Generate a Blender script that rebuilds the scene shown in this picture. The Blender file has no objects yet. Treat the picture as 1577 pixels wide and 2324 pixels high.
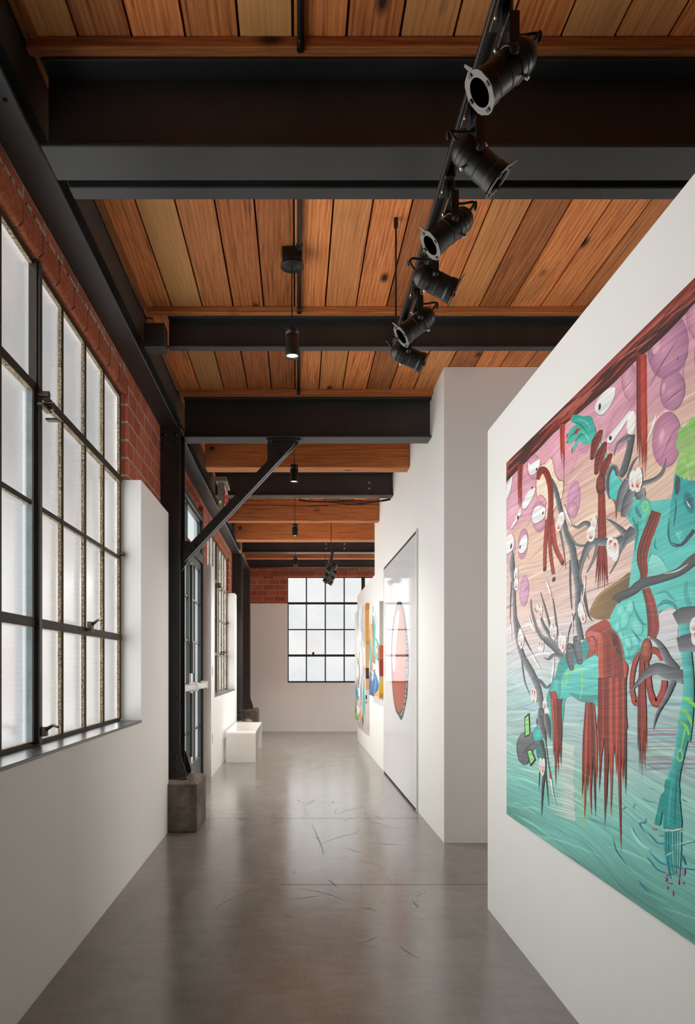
import bpy, math, random
from mathutils import Vector, Matrix
from mathutils.geometry import tessellate_polygon
random.seed(7)
SC = bpy.context.scene
COL = SC.collection
EYE = 1.25          # camera height, metres
CEIL = 3.414        # underside of the ceiling boards

# ------------------------------------------------------------------ helpers
def s2l(c):
    return tuple((v / 255 / 12.92) if v / 255 <= .04045 else ((v / 255 + .055) / 1.055) ** 2.4 for v in c)

class MB:
    """collects boxes, tubes, lathes, prisms; build() links them as one mesh object"""
    def __init__(s):
        s.v = []; s.f = []; s.m = []; s.sm = []; s.c = []
    def add(s, vs, fs, m=0, smooth=False, col=(1, 1, 1)):
        o = len(s.v); s.v += [tuple(p) for p in vs]
        for k, f in enumerate(fs):
            s.f.append([i + o for i in f]); s.m.append(m[k] if isinstance(m, (list, tuple)) else m)
            s.sm.append(smooth); s.c.append(col)
        return s
    def box(s, x0, x1, y0, y1, z0, z1, m=0, col=(1, 1, 1)):
        v = [(x0, y0, z0), (x1, y0, z0), (x1, y1, z0), (x0, y1, z0), (x0, y0, z1), (x1, y0, z1), (x1, y1, z1), (x0, y1, z1)]
        # bottom, top, -y, +x, +y, -x
        return s.add(v, [(3, 2, 1, 0), (4, 5, 6, 7), (0, 1, 5, 4), (1, 2, 6, 5), (2, 3, 7, 6), (3, 0, 4, 7)], m, False, col)
    def rbox(s, x0, x1, y0, y1, z0, z1, b=.004, m=0, col=(1, 1, 1)):
        """box with chamfered edges"""
        xs = (x0, x0 + b, x1 - b, x1); ys = (y0, y0 + b, y1 - b, y1); zs = (z0, z0 + b, z1 - b, z1)
        idx = {}; vs = []
        def V(i, j, k):
            if (i, j, k) not in idx:
                idx[(i, j, k)] = len(vs); vs.append((xs[i], ys[j], zs[k]))
            return idx[(i, j, k)]
        fs = []
        for k, o in ((0, 1), (3, 0)):
            a = [V(1, 1, k), V(2, 1, k), V(2, 2, k), V(1, 2, k)]; fs.append(a[::-1] if o else a)
            a = [V(1, k, 1), V(2, k, 1), V(2, k, 2), V(1, k, 2)]; fs.append(a if o else a[::-1])
            a = [V(k, 1, 1), V(k, 2, 1), V(k, 2, 2), V(k, 1, 2)]; fs.append(a[::-1] if o else a)
        for p, a in ((0, 1), (3, 2)):
            for q, b2 in ((0, 1), (3, 2)):
                fl = (p == 0) == (q == 0)
                f = [V(1, p, b2), V(2, p, b2), V(2, a, q), V(1, a, q)]; fs.append(f[::-1] if fl else f)
                f = [V(p, 1, b2), V(p, 2, b2), V(a, 2, q), V(a, 1, q)]; fs.append(f if fl else f[::-1])
                f = [V(p, b2, 1), V(p, b2, 2), V(a, q, 2), V(a, q, 1)]; fs.append(f[::-1] if fl else f)
                for r, c in ((0, 1), (3, 2)):
                    f = [V(p, b2, c), V(a, q, c), V(a, b2, r)]
                    fs.append(f)
        return s.add(vs, fs, m, False, col)
    def tube(s, pts, r, seg=10, m=0, cap=True, smooth=True, sq=None):
        pts = [Vector(p) for p in pts]; n = len(pts)
        rs = r if isinstance(r, (list, tuple)) else [r] * n
        T = [((pts[min(i + 1, n - 1)] - pts[max(i - 1, 0)])).normalized() for i in range(n)]
        up = Vector((0, 0, 1)) if abs(T[0].z) < .9 else Vector((1, 0, 0))
        U = (up - T[0] * up.dot(T[0])).normalized(); vs = []
        for i in range(n):
            U = (U - T[i] * U.dot(T[i])).normalized(); W = T[i].cross(U)
            for k in range(seg):
                a = 2 * math.pi * k / seg
                vs.append(pts[i] + (U * math.cos(a) + W * math.sin(a)) * rs[i])
        fs = []
        for i in range(n - 1):
            for k in range(seg):
                k2 = (k + 1) % seg
                fs.append((i * seg + k, i * seg + k2, (i + 1) * seg + k2, (i + 1) * seg + k))
        s.add(vs, fs, m, smooth)
        if cap:
            s.add(vs[:seg], [tuple(range(seg))[::-1]], m); s.add(vs[-seg:], [tuple(range(seg))], m)
        return s
    def cyl(s, a, b, r, seg=16, m=0):
        return s.tube([a, b], r, seg, m)
    def lathe(s, prof, org=(0, 0, 0), axis=(0, 0, 1), seg=24, m=0, smooth=True):
        ax = Vector(axis).normalized(); up = Vector((0, 1, 0)) if abs(ax.y) < .9 else Vector((1, 0, 0))
        U = (up - ax * up.dot(ax)).normalized(); W = ax.cross(U); org = Vector(org); vs = []
        for t, r in prof:
            for k in range(seg):
                a = 2 * math.pi * k / seg
                vs.append(org + ax * t + (U * math.cos(a) + W * math.sin(a)) * max(r, 1e-5))
        fs = []; ms = []
        for i in range(len(prof) - 1):
            for k in range(seg):
                k2 = (k + 1) % seg
                fs.append((i * seg + k, i * seg + k2, (i + 1) * seg + k2, (i + 1) * seg + k))
                ms.append(m[i] if isinstance(m, (list, tuple)) else m)
        return s.add(vs, fs, ms, smooth)
    def prism(s, poly, ax, d0, d1, m=0, col=(1, 1, 1)):
        """polygon (2-D, other two axes in order) extruded along axis ax from d0 to d1"""
        def P(p, d):
            return {0: (d, p[0], p[1]), 1: (p[0], d, p[1]), 2: (p[0], p[1], d)}[ax]
        n = len(poly); vs = [P(p, d0) for p in poly] + [P(p, d1) for p in poly]
        A = sum(poly[i][0] * poly[(i + 1) % n][1] - poly[(i + 1) % n][0] * poly[i][1] for i in range(n)) > 0
        if ax == 1: A = not A
        if d1 < d0: A = not A
        lo = list(range(n)); hi = [i + n for i in range(n)]
        fs = [lo[::-1] if A else lo, hi if A else hi[::-1]]
        for i in range(n):
            j = (i + 1) % n; f = (i, j, j + n, i + n); fs.append(f if A else f[::-1])
        return s.add(vs, fs, m, False, col)
    def build(s, name, mats, parent=None, origin=None, attr=None):
        o_ = Vector(origin) if origin is not None else (Vector(ORG[root(parent).name]) if parent else Vector((0, 0, 0)))
        me = bpy.data.meshes.new(name)
        me.from_pydata([tuple(Vector(p) - o_) for p in s.v], [], s.f)
        if not isinstance(mats, (list, tuple)): mats = [mats]
        for q in mats: me.materials.append(q)
        me.polygons.foreach_set('material_index', s.m); me.polygons.foreach_set('use_smooth', s.sm)
        if attr:
            a = me.color_attributes.new(attr, 'FLOAT_COLOR', 'CORNER'); k = 0; buf = []
            for p, c in zip(me.polygons, s.c): buf += list(c[:3] + (1.0,)) * p.loop_total
            a.data.foreach_set('color', buf)
        me.update()
        ob = bpy.data.objects.new(name, me); COL.objects.link(ob)
        if parent: ob.parent = parent
        else: ob.location = o_; ORG[ob.name] = tuple(o_)
        return ob

ORG = {}
def root(o):
    while o.parent: o = o.parent
    return o
def tag(o, label, cat, group=None):
    o['label'] = label; o['category'] = cat
    if group: o['group'] = group
    return o
def thing(name, loc, label, cat, group=None):
    o = bpy.data.objects.new(name, None); COL.objects.link(o); o.location = loc
    o.empty_display_size = .05; ORG[o.name] = tuple(loc)
    return tag(o, label, cat, group)
def struct(o, label=None):
    o['kind'] = 'structure'
    if label: o['label'] = label
    return o

# ------------------------------------------------------------------ materials
class NT:
    def __init__(s, name):
        s.m = bpy.data.materials.new(name); s.m.use_nodes = True
        s.t = s.m.node_tree; s.t.nodes.clear()
    def n(s, typ, ins=None, **props):
        nd = s.t.nodes.new('ShaderNode' + typ)
        for k, v in props.items(): setattr(nd, k, v)
        for k, v in (ins or {}).items(): s.set(nd.inputs[k], v)
        return nd
    def set(s, sock, v):
        if isinstance(v, bpy.types.NodeSocket): s.t.links.new(v, sock)
        elif isinstance(v, bpy.types.Node): s.t.links.new(v.outputs[0], sock)
        else:
            if sock.type == 'RGBA' and len(v) == 3: v = tuple(v) + (1,)
            sock.default_value = v
    def coords(s, scale=(1, 1, 1), swz=None, add=None):
        v = s.n('TexCoord').outputs['Object']
        if swz:
            sp = s.n('SeparateXYZ', {0: v}); d = {'x': sp.outputs[0], 'y': sp.outputs[1], 'z': sp.outputs[2], '0': 0.0}
            v = s.n('CombineXYZ', {0: d[swz[0]], 1: d[swz[1]], 2: d[swz[2]]}).outputs[0]
        if add is not None: v = s.n('VectorMath', {0: v, 1: add}, operation='ADD').outputs[0]
        return s.n('Mapping', {'Vector': v, 'Scale': scale}).outputs[0]
    def noise(s, vec, scale=5, detail=4, rough=.55, dist=0):
        return s.n('TexNoise', {'Vector': vec, 'Scale': scale, 'Detail': detail, 'Roughness': rough, 'Distortion': dist}).outputs[0]
    def ramp(s, fac, stops):
        r = s.n('ValToRGB', {0: fac}); e = r.color_ramp.elements
        while len(e) < len(stops): e.new(.5)
        for q, (p, c) in zip(e, stops): q.position = p; q.color = tuple(c) + (1,) if len(c) == 3 else c
        return r.outputs[0]
    def mix(s, fac, a, b, mode='MIX'):
        nd = s.n('Mix', data_type='RGBA', blend_type=mode)
        s.set(nd.inputs[0], fac); s.set(nd.inputs[6], a); s.set(nd.inputs[7], b)
        return nd.outputs[2]
    def math(s, op, a, b=0.0):
        return s.n('Math', {0: a, 1: b}, operation=op).outputs[0]
    def bump(s, h, dist=.01, st=.5):
        return s.n('Bump', {'Height': h, 'Distance': dist, 'Strength': st}).outputs[0]
    def prin(s, base, rough=.5, metal=0., spec=.5, normal=None, **kw):
        ins = {'Base Color': base, 'Roughness': rough, 'Metallic': metal, 'Specular IOR Level': spec}
        if normal is not None: ins['Normal'] = normal
        ins.update(kw)
        return s.n('BsdfPrincipled', ins).outputs[0]
    def out(s, sh):
        s.n('OutputMaterial', {'Surface': sh}); return s.m

def plain(name, rgb, rough=.5, metal=0., spec=.5, var=.12, bump=.0, nscale=30):
    t = NT(name); v = t.coords(); nz = t.noise(v, nscale, 4)
    c = s2l(rgb)
    base = t.ramp(nz, [(.25, tuple(x * (1 - var) for x in c)), (.75, tuple(min(1, x * (1 + var)) for x in c))])
    nm = t.bump(nz, bump, .6) if bump else None
    return t.out(t.prin(base, rough, metal, spec, nm))

def m_wall():
    t = NT('white_wall_paint'); v = t.coords(); n1 = t.noise(v, 1.3, 3); n2 = t.noise(v, 160, 3)
    base = t.ramp(n1, [(.3, (.80, .80, .78)), (.7, (.825, .825, .805))])
    return t.out(t.prin(base, .55, 0, .35, t.bump(n2, .0008, .25)))
def m_floor():
    t = NT('polished_concrete'); v = t.coords(); n1 = t.noise(v, .9, 6, .6); n2 = t.noise(v, 150, 2, .6); n3 = t.noise(t.coords((1, .45, 1)), 4.5, 5, .65); n4 = t.noise(t.coords((.35, 1, 1)), 16, 5, .7)
    base = t.ramp(n1, [(.3, (.160, .148, .130)), (.55, (.195, .180, .160)), (.75, (.225, .208, .187))])
    base = t.mix(.40, base, t.ramp(n3, [(.3, (.135, .124, .108)), (.7, (.255, .236, .212))]))
    base = t.mix(.35, base, t.mix(1.0, base, t.ramp(n4, [(.3, (.70, .69, .68)), (.7, (1.28, 1.28, 1.28))]), 'MULTIPLY'))
    base = t.mix(.8, base, t.mix(1.0, base, t.ramp(n2, [(.28, (.42, .42, .42)), (.40, (.95, .95, .95)), (.62, (1.02, 1.02, 1.02)), (.74, (1.7, 1.65, 1.6))]), 'MULTIPLY'))
    rg = t.math('ADD', t.math('MULTIPLY', n3, .10), t.math('ADD', t.math('MULTIPLY', n4, .12), .09))
    return t.out(t.prin(base, rg, 0, .9, t.bump(t.noise(t.coords((.5, 1, 1)), 5, 3), .002, .08)))
def m_steel():
    t = NT('black_painted_steel'); v = t.coords(); n1 = t.noise(v, 2.2, 6, .65); n2 = t.noise(v, 40, 4)
    base = t.ramp(n1, [(.3, (.020, .021, .021)), (.7, (.036, .037, .037))])
    rg = t.math('ADD', t.math('MULTIPLY', n1, .25), .32)
    return t.out(t.prin(base, rg, 0, .5, t.bump(n2, .0015, .25)))
def m_wood(name, along, dark=1.0, pale=False):
    """old fir: long growth lines running along one axis, tinted per board by the attribute 'rnd'"""
    t = NT(name); a = t.n('Attribute', attribute_name='rnd'); ac = a.outputs['Color']
    sp = t.n('SeparateColor', {0: ac})
    off = t.n('VectorMath', {0: ac, 1: (37.0, 53.0, 71.0)}, operation='MULTIPLY').outputs[0]
    k = {'y': (1, .032, 1), 'x': (.032, 1, 1)}[along]
    v = t.coords(k, add=off)
    warp = t.noise(t.coords({'y': (1, .22, 1), 'x': (.22, 1, 1)}[along], add=off), 3.2, 2)
    v2 = t.n('VectorMath', {0: v, 1: t.n('VectorMath', {0: warp, 'Scale': .024}, operation='SCALE').outputs[0]}, operation='ADD').outputs[0]
    g1 = t.noise(v2, 75, 3, .5); g2 = t.noise(v2, 260, 2, .5); g3 = t.noise(t.coords((1, 1, 1), add=off), 3.0, 5, .6)
    ring = t.n('TexWave', {'Vector': v2, 'Scale': 28, 'Distortion': 3.0, 'Detail': 2, 'Detail Scale': 1.4}, wave_type='BANDS', bands_direction='DIAGONAL').outputs[0 if False else 1]
    c0 = tuple(x * dark for x in (.13, .034, .010)); c1 = tuple(x * dark for x in (.60, .168, .046)); c2 = tuple(x * dark for x in (.76, .29, .095))
    base = t.ramp(g1, [(.28, c0), (.45, c1), (.7, c2)])
    base = t.mix(.26, base, t.ramp(ring, [(.05, c0), (.4, c1), (.95, c2)]))
    base = t.mix(.25, base, t.ramp(g2, [(.35, c0), (.6, c2)]))
    # weathering: grey-brown scuffs and a golden fade on some boards
    base = t.mix(t.math('MULTIPLY', t.ramp(g3, [(.55, (0, 0, 0)), (.72, (1, 1, 1))]), .45), base, (.30, .155, .065))
    base = t.mix(t.math('MULTIPLY', sp.outputs[1], .62), base, (.66, .38, .14))
    val = t.math('ADD', t.math('MULTIPLY', sp.outputs[0], .70), .62)
    base = t.mix(1.0, base, t.n('CombineColor', {0: val, 1: val, 2: val}).outputs[0], 'MULTIPLY')
    # knots and nail holes
    vo = t.n('TexVoronoi', {'Vector': t.coords({'y': (1, .45, 1), 'x': (.45, 1, 1)}[along], add=off), 'Scale': 5.0}).outputs[0]
    base = t.mix(t.ramp(vo, [(.05, (1, 1, 1)), (.15, (0, 0, 0))]), base, (.045, .020, .010))
    return t.out(t.prin(base, .62, 0, .3, t.bump(g1, .003, .5)))
def m_brick(name, swz):
    t = NT(name); v = t.coords((1, 1, 1), swz)
    wob = t.noise(v, 14, 3)
    v2 = t.n('VectorMath', {0: v, 1: t.n('VectorMath', {0: wob, 'Scale': .012}, operation='SCALE').outputs[0]}, operation='ADD').outputs[0]
    b = t.n('TexBrick', {'Vector': v2, 'Color1': (.46, .125, .065, 1), 'Color2': (.32, .078, .040, 1), 'Mortar': (.36, .31, .255, 1), 'Scale': 1.0,
                         'Mortar Size': .0085, 'Mortar Smooth': .25, 'Bias': 0., 'Brick Width': .226, 'Row Height': .1125})
    n1 = t.noise(v, 45, 5, .7); n2 = t.noise(v, 3, 3)
    base = t.mix(.45, b.outputs[0], t.mix(1., b.outputs[0], t.ramp(n1, [(.3, (.55, .5, .5)), (.75, (1.5, 1.4, 1.4))]), 'MULTIPLY'))
    base = t.mix(.5, base, t.mix(1., base, t.ramp(n2, [(.3, (.7, .65, .65)), (.7, (1.25, 1.2, 1.2))]), 'MULTIPLY'))
    h = t.math('SUBTRACT', t.math('MULTIPLY', n1, .35), t.math('MULTIPLY', b.outputs[1], .9))
    return t.out(t.prin(base, .85, 0, .2, t.bump(h, .008, .8)))
def m_brick_solid():
    t = NT('red_brick'); v = t.coords(); a = t.n('Attribute', attribute_name='rnd').outputs['Color']
    n1 = t.noise(v, 45, 5, .7)
    base = t.ramp(n1, [(.25, (.19, .045, .022)), (.55, (.34, .095, .042)), (.8, (.44, .18, .10))])
    base = t.mix(1.0, base, a, 'MULTIPLY')
    return t.out(t.prin(base, .85, 0, .2, t.bump(n1, .004, .7)))
def m_concrete():
    t = NT('rough_cast_concrete'); v = t.coords(); n1 = t.noise(v, 6, 8, .7); n2 = t.noise(v, 90, 4, .7)
    base = t.ramp(n1, [(.3, (.075, .062, .050)), (.5, (.145, .125, .102)), (.72, (.25, .225, .19))])
    base = t.mix(t.ramp(n2, [(.62, (0, 0, 0)), (.72, (.7, .7, .7))]), base, (.40, .37, .33))
    h = t.math('ADD', n1, t.math('MULTIPLY', n2, .4))
    return t.out(t.prin(base, .9, 0, .2, t.bump(h, .012, .8)))
def m_crackle(name, c_hi, c_lo):
    t = NT(name); v = t.coords((1, 1, 1)); vo = t.n('TexVoronoi', {'Vector': v, 'Scale': 55}, feature='DISTANCE_TO_EDGE').outputs[0]
    n1 = t.noise(v, 9, 4)
    base = t.ramp(n1, [(.3, c_lo), (.7, c_hi)])
    base = t.mix(t.ramp(vo, [(.02, (1, 1, 1)), (.09, (0, 0, 0))]), base, (.05, .03, .018))
    return t.out(t.prin(base, .7, 0, .25, t.bump(vo, .003, .6)))
def m_glass(name, e=1.0, transp=.35, hexs=True, fine=True):
    """frosted wired glass with its daylight glow put in as emission"""
    t = NT(name); a = t.n('Attribute', attribute_name='tint').outputs['Color']
    v = t.coords(); n1 = t.noise(v, 1.6, 4, .6); n2 = t.noise(v, 130, 2)
    col = t.mix(1.0, a, t.ramp(n1, [(.3, (.86, .87, .88)), (.7, (1.0, 1.0, .99))]), 'MULTIPLY')
    col = t.mix(.30, col, t.mix(1., col, t.ramp(n2, [(.35, (.72, .73, .74)), (.65, (1.05, 1.05, 1.05))]), 'MULTIPLY'))
    if hexs:
        vo = t.n('TexVoronoi', {'Vector': t.coords((1, 1, 1.0)), 'Scale': 42, 'Randomness': .25}, feature='DISTANCE_TO_EDGE').outputs[0]
        col = t.mix(t.math('MULTIPLY', t.ramp(vo, [(.04, (1, 1, 1)), (.12, (0, 0, 0))]), .16), col, (.42, .43, .42))
    em = t.n('Emission', {'Color': col, 'Strength': e}).outputs[0]
    tr = t.n('BsdfTransparent', {'Color': col}).outputs[0]
    m1 = t.n('MixShader', {0: transp, 1: em, 2: tr}).outputs[0]
    gl = t.n('BsdfGlossy', {'Color': (.9, .9, .9, 1), 'Roughness': .25}).outputs[0]
    fr = t.n('Fresnel', {'IOR': 1.2}).outputs[0]
    return t.out(t.n('MixShader', {0: t.math('MULTIPLY', fr, .6), 1: m1, 2: gl}).outputs[0])
def m_emit(name, col, e):
    t = NT(name); return t.out(t.n('Emission', {'Color': tuple(col) + (1,), 'Strength': e}).outputs[0])

M = {
 'wall': m_wall(), 'floor': m_floor(), 'steel': m_steel(),
 'board': m_wood('ceiling_boards_fir', 'y'), 'ledger': m_wood('ledger_fir', 'x', .85), 'joist': m_wood('joist_fir', 'x', .80), 'ledger_y': m_wood('ledger_fir_long', 'y', .85),
 'brick_x': m_brick('brick_side_wall', 'yz0'), 'brick_y': m_brick('brick_end_wall', 'xz0'), 'brick': m_brick_solid(),
 'mortar': plain('mortar', (165, 152, 136), .9, 0, .2, .25, .006, 40), 'concrete': m_concrete(),
 'rust': plain('brown_steel_sash', (44, 34, 28), .55, 0, .4, .35, .002, 25),
 'putty': m_crackle('cracked_tan_paint', (.36, .29, .17), (.22, .17, .095)),
 'bluegrey': plain('blue_grey_sash_paint', (120, 132, 134), .6, 0, .3, .2, .002, 20),
 'pane': m_glass('wired_glass', 1.42, .45), 'pane_far': m_glass('wired_glass_end', 1.02, .45), 'pane_door': m_glass('door_glass', 1.2, .45, False),
 'sill': plain('dark_slate_sill', (58, 62, 66), .28, 0, .5, .15, .0006, 12),
 'doorsteel': plain('door_charcoal_paint', (36, 42, 45), .4, 0, .5, .1),
 'silver': plain('brushed_aluminium', (190, 188, 184), .35, .9, .5, .08, 0, 60),
 'brass': plain('brass_screw', (205, 180, 130), .3, 1., .5, .05),
 'matte': plain('matte_black_metal', (30, 29, 28), .42, .2, .5, .12, 0, 40), 'rubber': plain('black_rubber', (16, 16, 16), .55, 0, .4, .1),
 'frameplate': plain('grey_gel_frame', (98, 94, 88), .5, .3, .5, .08), 'inside': plain('interior_and_gap_shade', (9, 9, 9), .6, 0, .3, .1),
 'acrylic': plain('white_satin_acrylic', (236, 234, 230), .18, 0, .5, .02), 'plastic': plain('white_plastic', (225, 222, 216), .4, 0, .4, .02),
 'gloss': plain('white_gloss_panel', (224, 224, 226), .05, 0, .08, .015), 'red': plain('exit_red', (205, 40, 28), .5, 0, .4, .05),
 'grey': plain('grey_metal', (140, 134, 126), .4, .7, .5, .15), 'bronze': plain('bronze_hardware', (88, 74, 60), .45, .7, .5, .25),
 'bulb': m_emit('lamp_glow', (1., .80, .52), 9.0), 'scratch': plain('floor_scratch', (62, 56, 50), .7, 0, .1, .1), 'joint': plain('saw_cut_joint', (70, 64, 57), .8, 0, .2, .15),
 'canvas': plain('raw_canvas', (205, 196, 186), .8, 0, .2, .06, .001, 200),
}
# ------------------------------------------------------------------ room shell
LX = -.985            # face of the white lining on the window side
BX = -1.07            # brick face behind it
GX = -1.13            # plane of the steel sashes
YB = 13.72            # face of the lining on the end wall
HEAD, SILL = 2.975, .922
BEAM_Z = 3.14         # underside of the long edge beam

fl = MB(); fl.box(-1.4, 5.1, -5.1, 14.2, -.1, 0)
# saw-cut joints and scuffs belong to the slab
fl.box(-1.2, 1.2, 5.768, 5.774, -.002, .0004, 1); fl.box(-.1, 1.2, 3.996, 4.001, -.002, .0004, 1)
def scuff(pts, w=.0016):
    vs = []
    for i, p in enumerate(pts):
        q = pts[min(i + 1, len(pts) - 1)]; r = pts[max(i - 1, 0)]
        d = Vector((q[0] - r[0], q[1] - r[1])).normalized(); nx, ny = -d.y, d.x; ww = w * (1 - .7 * abs(2 * i / (len(pts) - 1) - 1))
        vs += [(p[0] + nx * ww, p[1] + ny * ww, .0005), (p[0] - nx * ww, p[1] - ny * ww, .0005)]
    fl.add(vs, [(2 * i, 2 * i + 1, 2 * i + 3, 2 * i + 2) for i in range(len(pts) - 1)], 2)
rs = random.Random(4)
for k in range(46):
    cx, cy = rs.uniform(-.25, .75), rs.uniform(3.1, 6.6); r = rs.uniform(.15, .9); a0 = rs.uniform(0, 6.28); da = rs.uniform(.15, .7)
    sx = rs.uniform(.6, 1)
    scuff([(cx + r * sx * (math.cos(a0 + da * i / 9) - math.cos(a0)), cy + r * (math.sin(a0 + da * i / 9) - math.sin(a0))) for i in range(10)], rs.uniform(.001, .0028))
scuff([(.12, 5.55), (.135, 5.3), (.16, 5.0), (.175, 4.75), (.165, 4.55)], .0017); scuff([(.13, 5.5), (.15, 5.2), (.17, 4.95), (.185, 4.6)], .0014)
struct(fl.build('floor', [M['floor'], M['joint'], M['scratch']]), 'polished grey concrete slab')

ce = MB(); rs = random.Random(11); x = -1.30; prev = 0
while x < 5.05:
    w = .1836
    # boards butt over the steel beams, so each bay shows different boards
    for y0, y1 in ((-5.1, -.6), (-.6, 2.56), (2.56, 5.49), (5.49, 8.6), (8.6, 11.5), (11.5, 14.2)):
        g = rs.random() ** 3.0
        ce.box(x + .0045, x + w - .0045, y0 + .001, y1 - .001, CEIL - rs.uniform(0, .002), CEIL + .04, 0, (rs.random(), g, rs.random()))
    x += w
ce.box(-1.4, 5.2, -5.2, 14.3, CEIL + .045, CEIL + .15, 0, (.0, 0, .5))
struct(ce.build('ceiling', M['board'], attr='rnd'), 'reddish fir plank ceiling')

# window-side outer wall (brick) with two window openings and a door opening
W1, W2, DR = (1.65, 4.372), (8.25, 10.95), (5.78, 7.88)
wl = MB(); XO = GX - .007
segs = [(-5.1, W1[0], 0, CEIL), (W1[1], DR[0], 0, CEIL), (DR[1], W2[0], 0, CEIL), (W2[1], 14.1, 0, CEIL)]
for a, b, z0, z1 in segs: wl.box(XO, BX, a, b, z0, z1, (0, 0, 1, 0, 1, 0))
for a, b in (W1, W2): wl.box(XO, BX - .055, a, b, 0, SILL - .05, 0)
for a, b in (W1, W2, DR): wl.box(XO, BX, a, b, HEAD + .118, CEIL, 0)
wl.box(XO, BX - .05, DR[0], DR[1], HEAD + .002, HEAD + .118, 0)
struct(wl.build('wall_left', [M['brick_x'], M['brick_y']]), 'red brick wall on the window side')

def lintel(name, a, b, xs=(XO, BX), along='y', n=None):
    """rowlock course over an opening: rounded bricks in mortar"""
    mb = MB(); n = n or round((b - a) / .211); w = (b - a) / n; r2 = random.Random(len(name) * 7 + n)
    for i in range(n):
        p, q = a + i * w + .006, a + (i + 1) * w - .006; v = r2.uniform(.8, 1.15); c = (v, v * r2.uniform(.92, 1.05), v)
        # bullnose section: flat underside, rounded lower front edge
        cx = xs[1]; sec = [(XO if along == 'y' else xs[0], HEAD)]
        R = .022
        sec += [(cx - R + R * math.sin(t), HEAD + R - R * math.cos(t)) for t in [k * math.pi / 12 for k in range(7)]]
        sec += [(cx, HEAD + .106), (xs[0], HEAD + .106)]
        if along == 'y': mb.prism(sec, 1, p, q, 0, c)
        else: mb.prism([(YB + .055 + (xs[1] - s[0]), s[1]) for s in sec], 0, p, q, 0, c)
    if along == 'y': mb.box(xs[0], xs[1] - .003, a, b, HEAD + .020, HEAD + .12, 1); mb.box(xs[0], xs[1] - .018, a, b, HEAD + .0025, HEAD + .0205, 1)
    else: mb.box(a, b, YB + .066, YB + .36, HEAD + .003, HEAD + .12, 1)
    # rough mortar bed squeezed out on top
    for i in range(60):
        t = a + (b - a) * (i + r2.random()) / 60; l = r2.uniform(.02, .06); h = r2.uniform(.006, .016)
        if along == 'y': mb.box(xs[1] - .02, xs[1] + r2.uniform(-.002, .007), t, min(b, t + l), HEAD + .104, HEAD + .108 + h, 1)
    return struct(mb.build(name, [M['brick'], M['mortar']], attr='rnd'), 'rowlock brick course over the window')
lintel('trim_1', *W1); lintel('trim_2', *W2)

# white drywall lining below and beside the windows
TOP = 2.44
ln = MB(); B = GX + .004
def lining(mb, a, b, w0, w1):
    w0 += .003; w1 -= .003; mb.box(B, LX, a, w0, 0, TOP, 0); mb.box(B, LX, w1, b, 0, TOP, 0); mb.box(B, LX, w0, w1, 0, SILL - .014, 0)
lining(ln, -.35, 5.30, *W1)
struct(ln.build('wall_left_lining', M['wall']), 'white drywall lining under and beside the near window')
ln = MB(); lining(ln, 7.93, 11.29, *W2)
struct(ln.build('wall_left_lining.001', M['wall']), 'white drywall lining around the far side window')

# end wall: brick above, white lining below, one long window
BWX = (-.195, 2.92); BS, BH = .978, 3.082
eb = MB(); y0 = YB + .06
eb.box(XO, BWX[0], y0, YB + .36, 0, CEIL); eb.box(BWX[1], 5.1, y0, YB + .36, 0, CEIL)
eb.box(BWX[0], BWX[1], y0, YB + .36, BH + .118, CEIL); eb.box(BWX[0], BWX[1], y0 + .06, YB + .36, 0, BS - .05)
struct(eb.build('wall_back', M['brick_y']), 'red brick end wall')
h0 = HEAD; HEAD = BH; lintel('trim_4', -.95, BWX[1] + .2, (-.2, 0), 'x', 19); HEAD = h0
ln = MB(); ln.box(-1.06, BWX[0] + .008, YB, YB + .058, 0, 2.54); ln.box(BWX[0] + .008, BWX[1], YB, YB + .058, 0, BS - .012); ln.box(BWX[1], 5.1, YB, YB + .058, 0, 2.54)
struct(ln.build('wall_back_lining', M['wall']), 'white lining of the end wall')

# gallery walls on the painting side
g = MB(); g.box(1.054, 4.99, 4.96, 9.40, 0, CEIL - .003)
struct(g.build('wall_gallery', M['wall']), 'full-height white wall block that steps into the corridor')
g = MB(); g.box(1.0545, 1.20, 9.40, 12.1, 0, 2.52)
struct(g.build('wall_gallery_far', M['wall']), 'lower white wall carrying the abstract paintings')
PXW = .992
g = MB(); g.box(PXW, 1.14, 1.22, 3.60, 0, 2.485)
struct(g.build('wall_partition', M['wall']), 'freestanding white partition carrying the large painting')
g = MB(); RW = (9.75, 13.45); RV = (2.66, 4.70)
for a, b, z0, z1 in ((-5.1, RV[0], 0, CEIL + .05), (RV[1], RW[0], 0, CEIL + .05), (RV[0], RV[1], 0, .95), (RV[0], RV[1], 2.95, CEIL + .05), (RW[1], 14.1, 0, CEIL + .05), (RW[0], RW[1], 0, .95), (RW[0], RW[1], 2.95, CEIL + .05)): g.box(5.0, 5.04, a, b, z0, z1)
struct(g.build('wall_right', M['wall']), 'white outer wall of the gallery')
g = MB(); g.box(-1.36, 5.1, -5.25, -5.1, 0, CEIL + .05)
struct(g.build('wall_front', M['brick_y']), 'brick wall behind the viewpoint')

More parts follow.
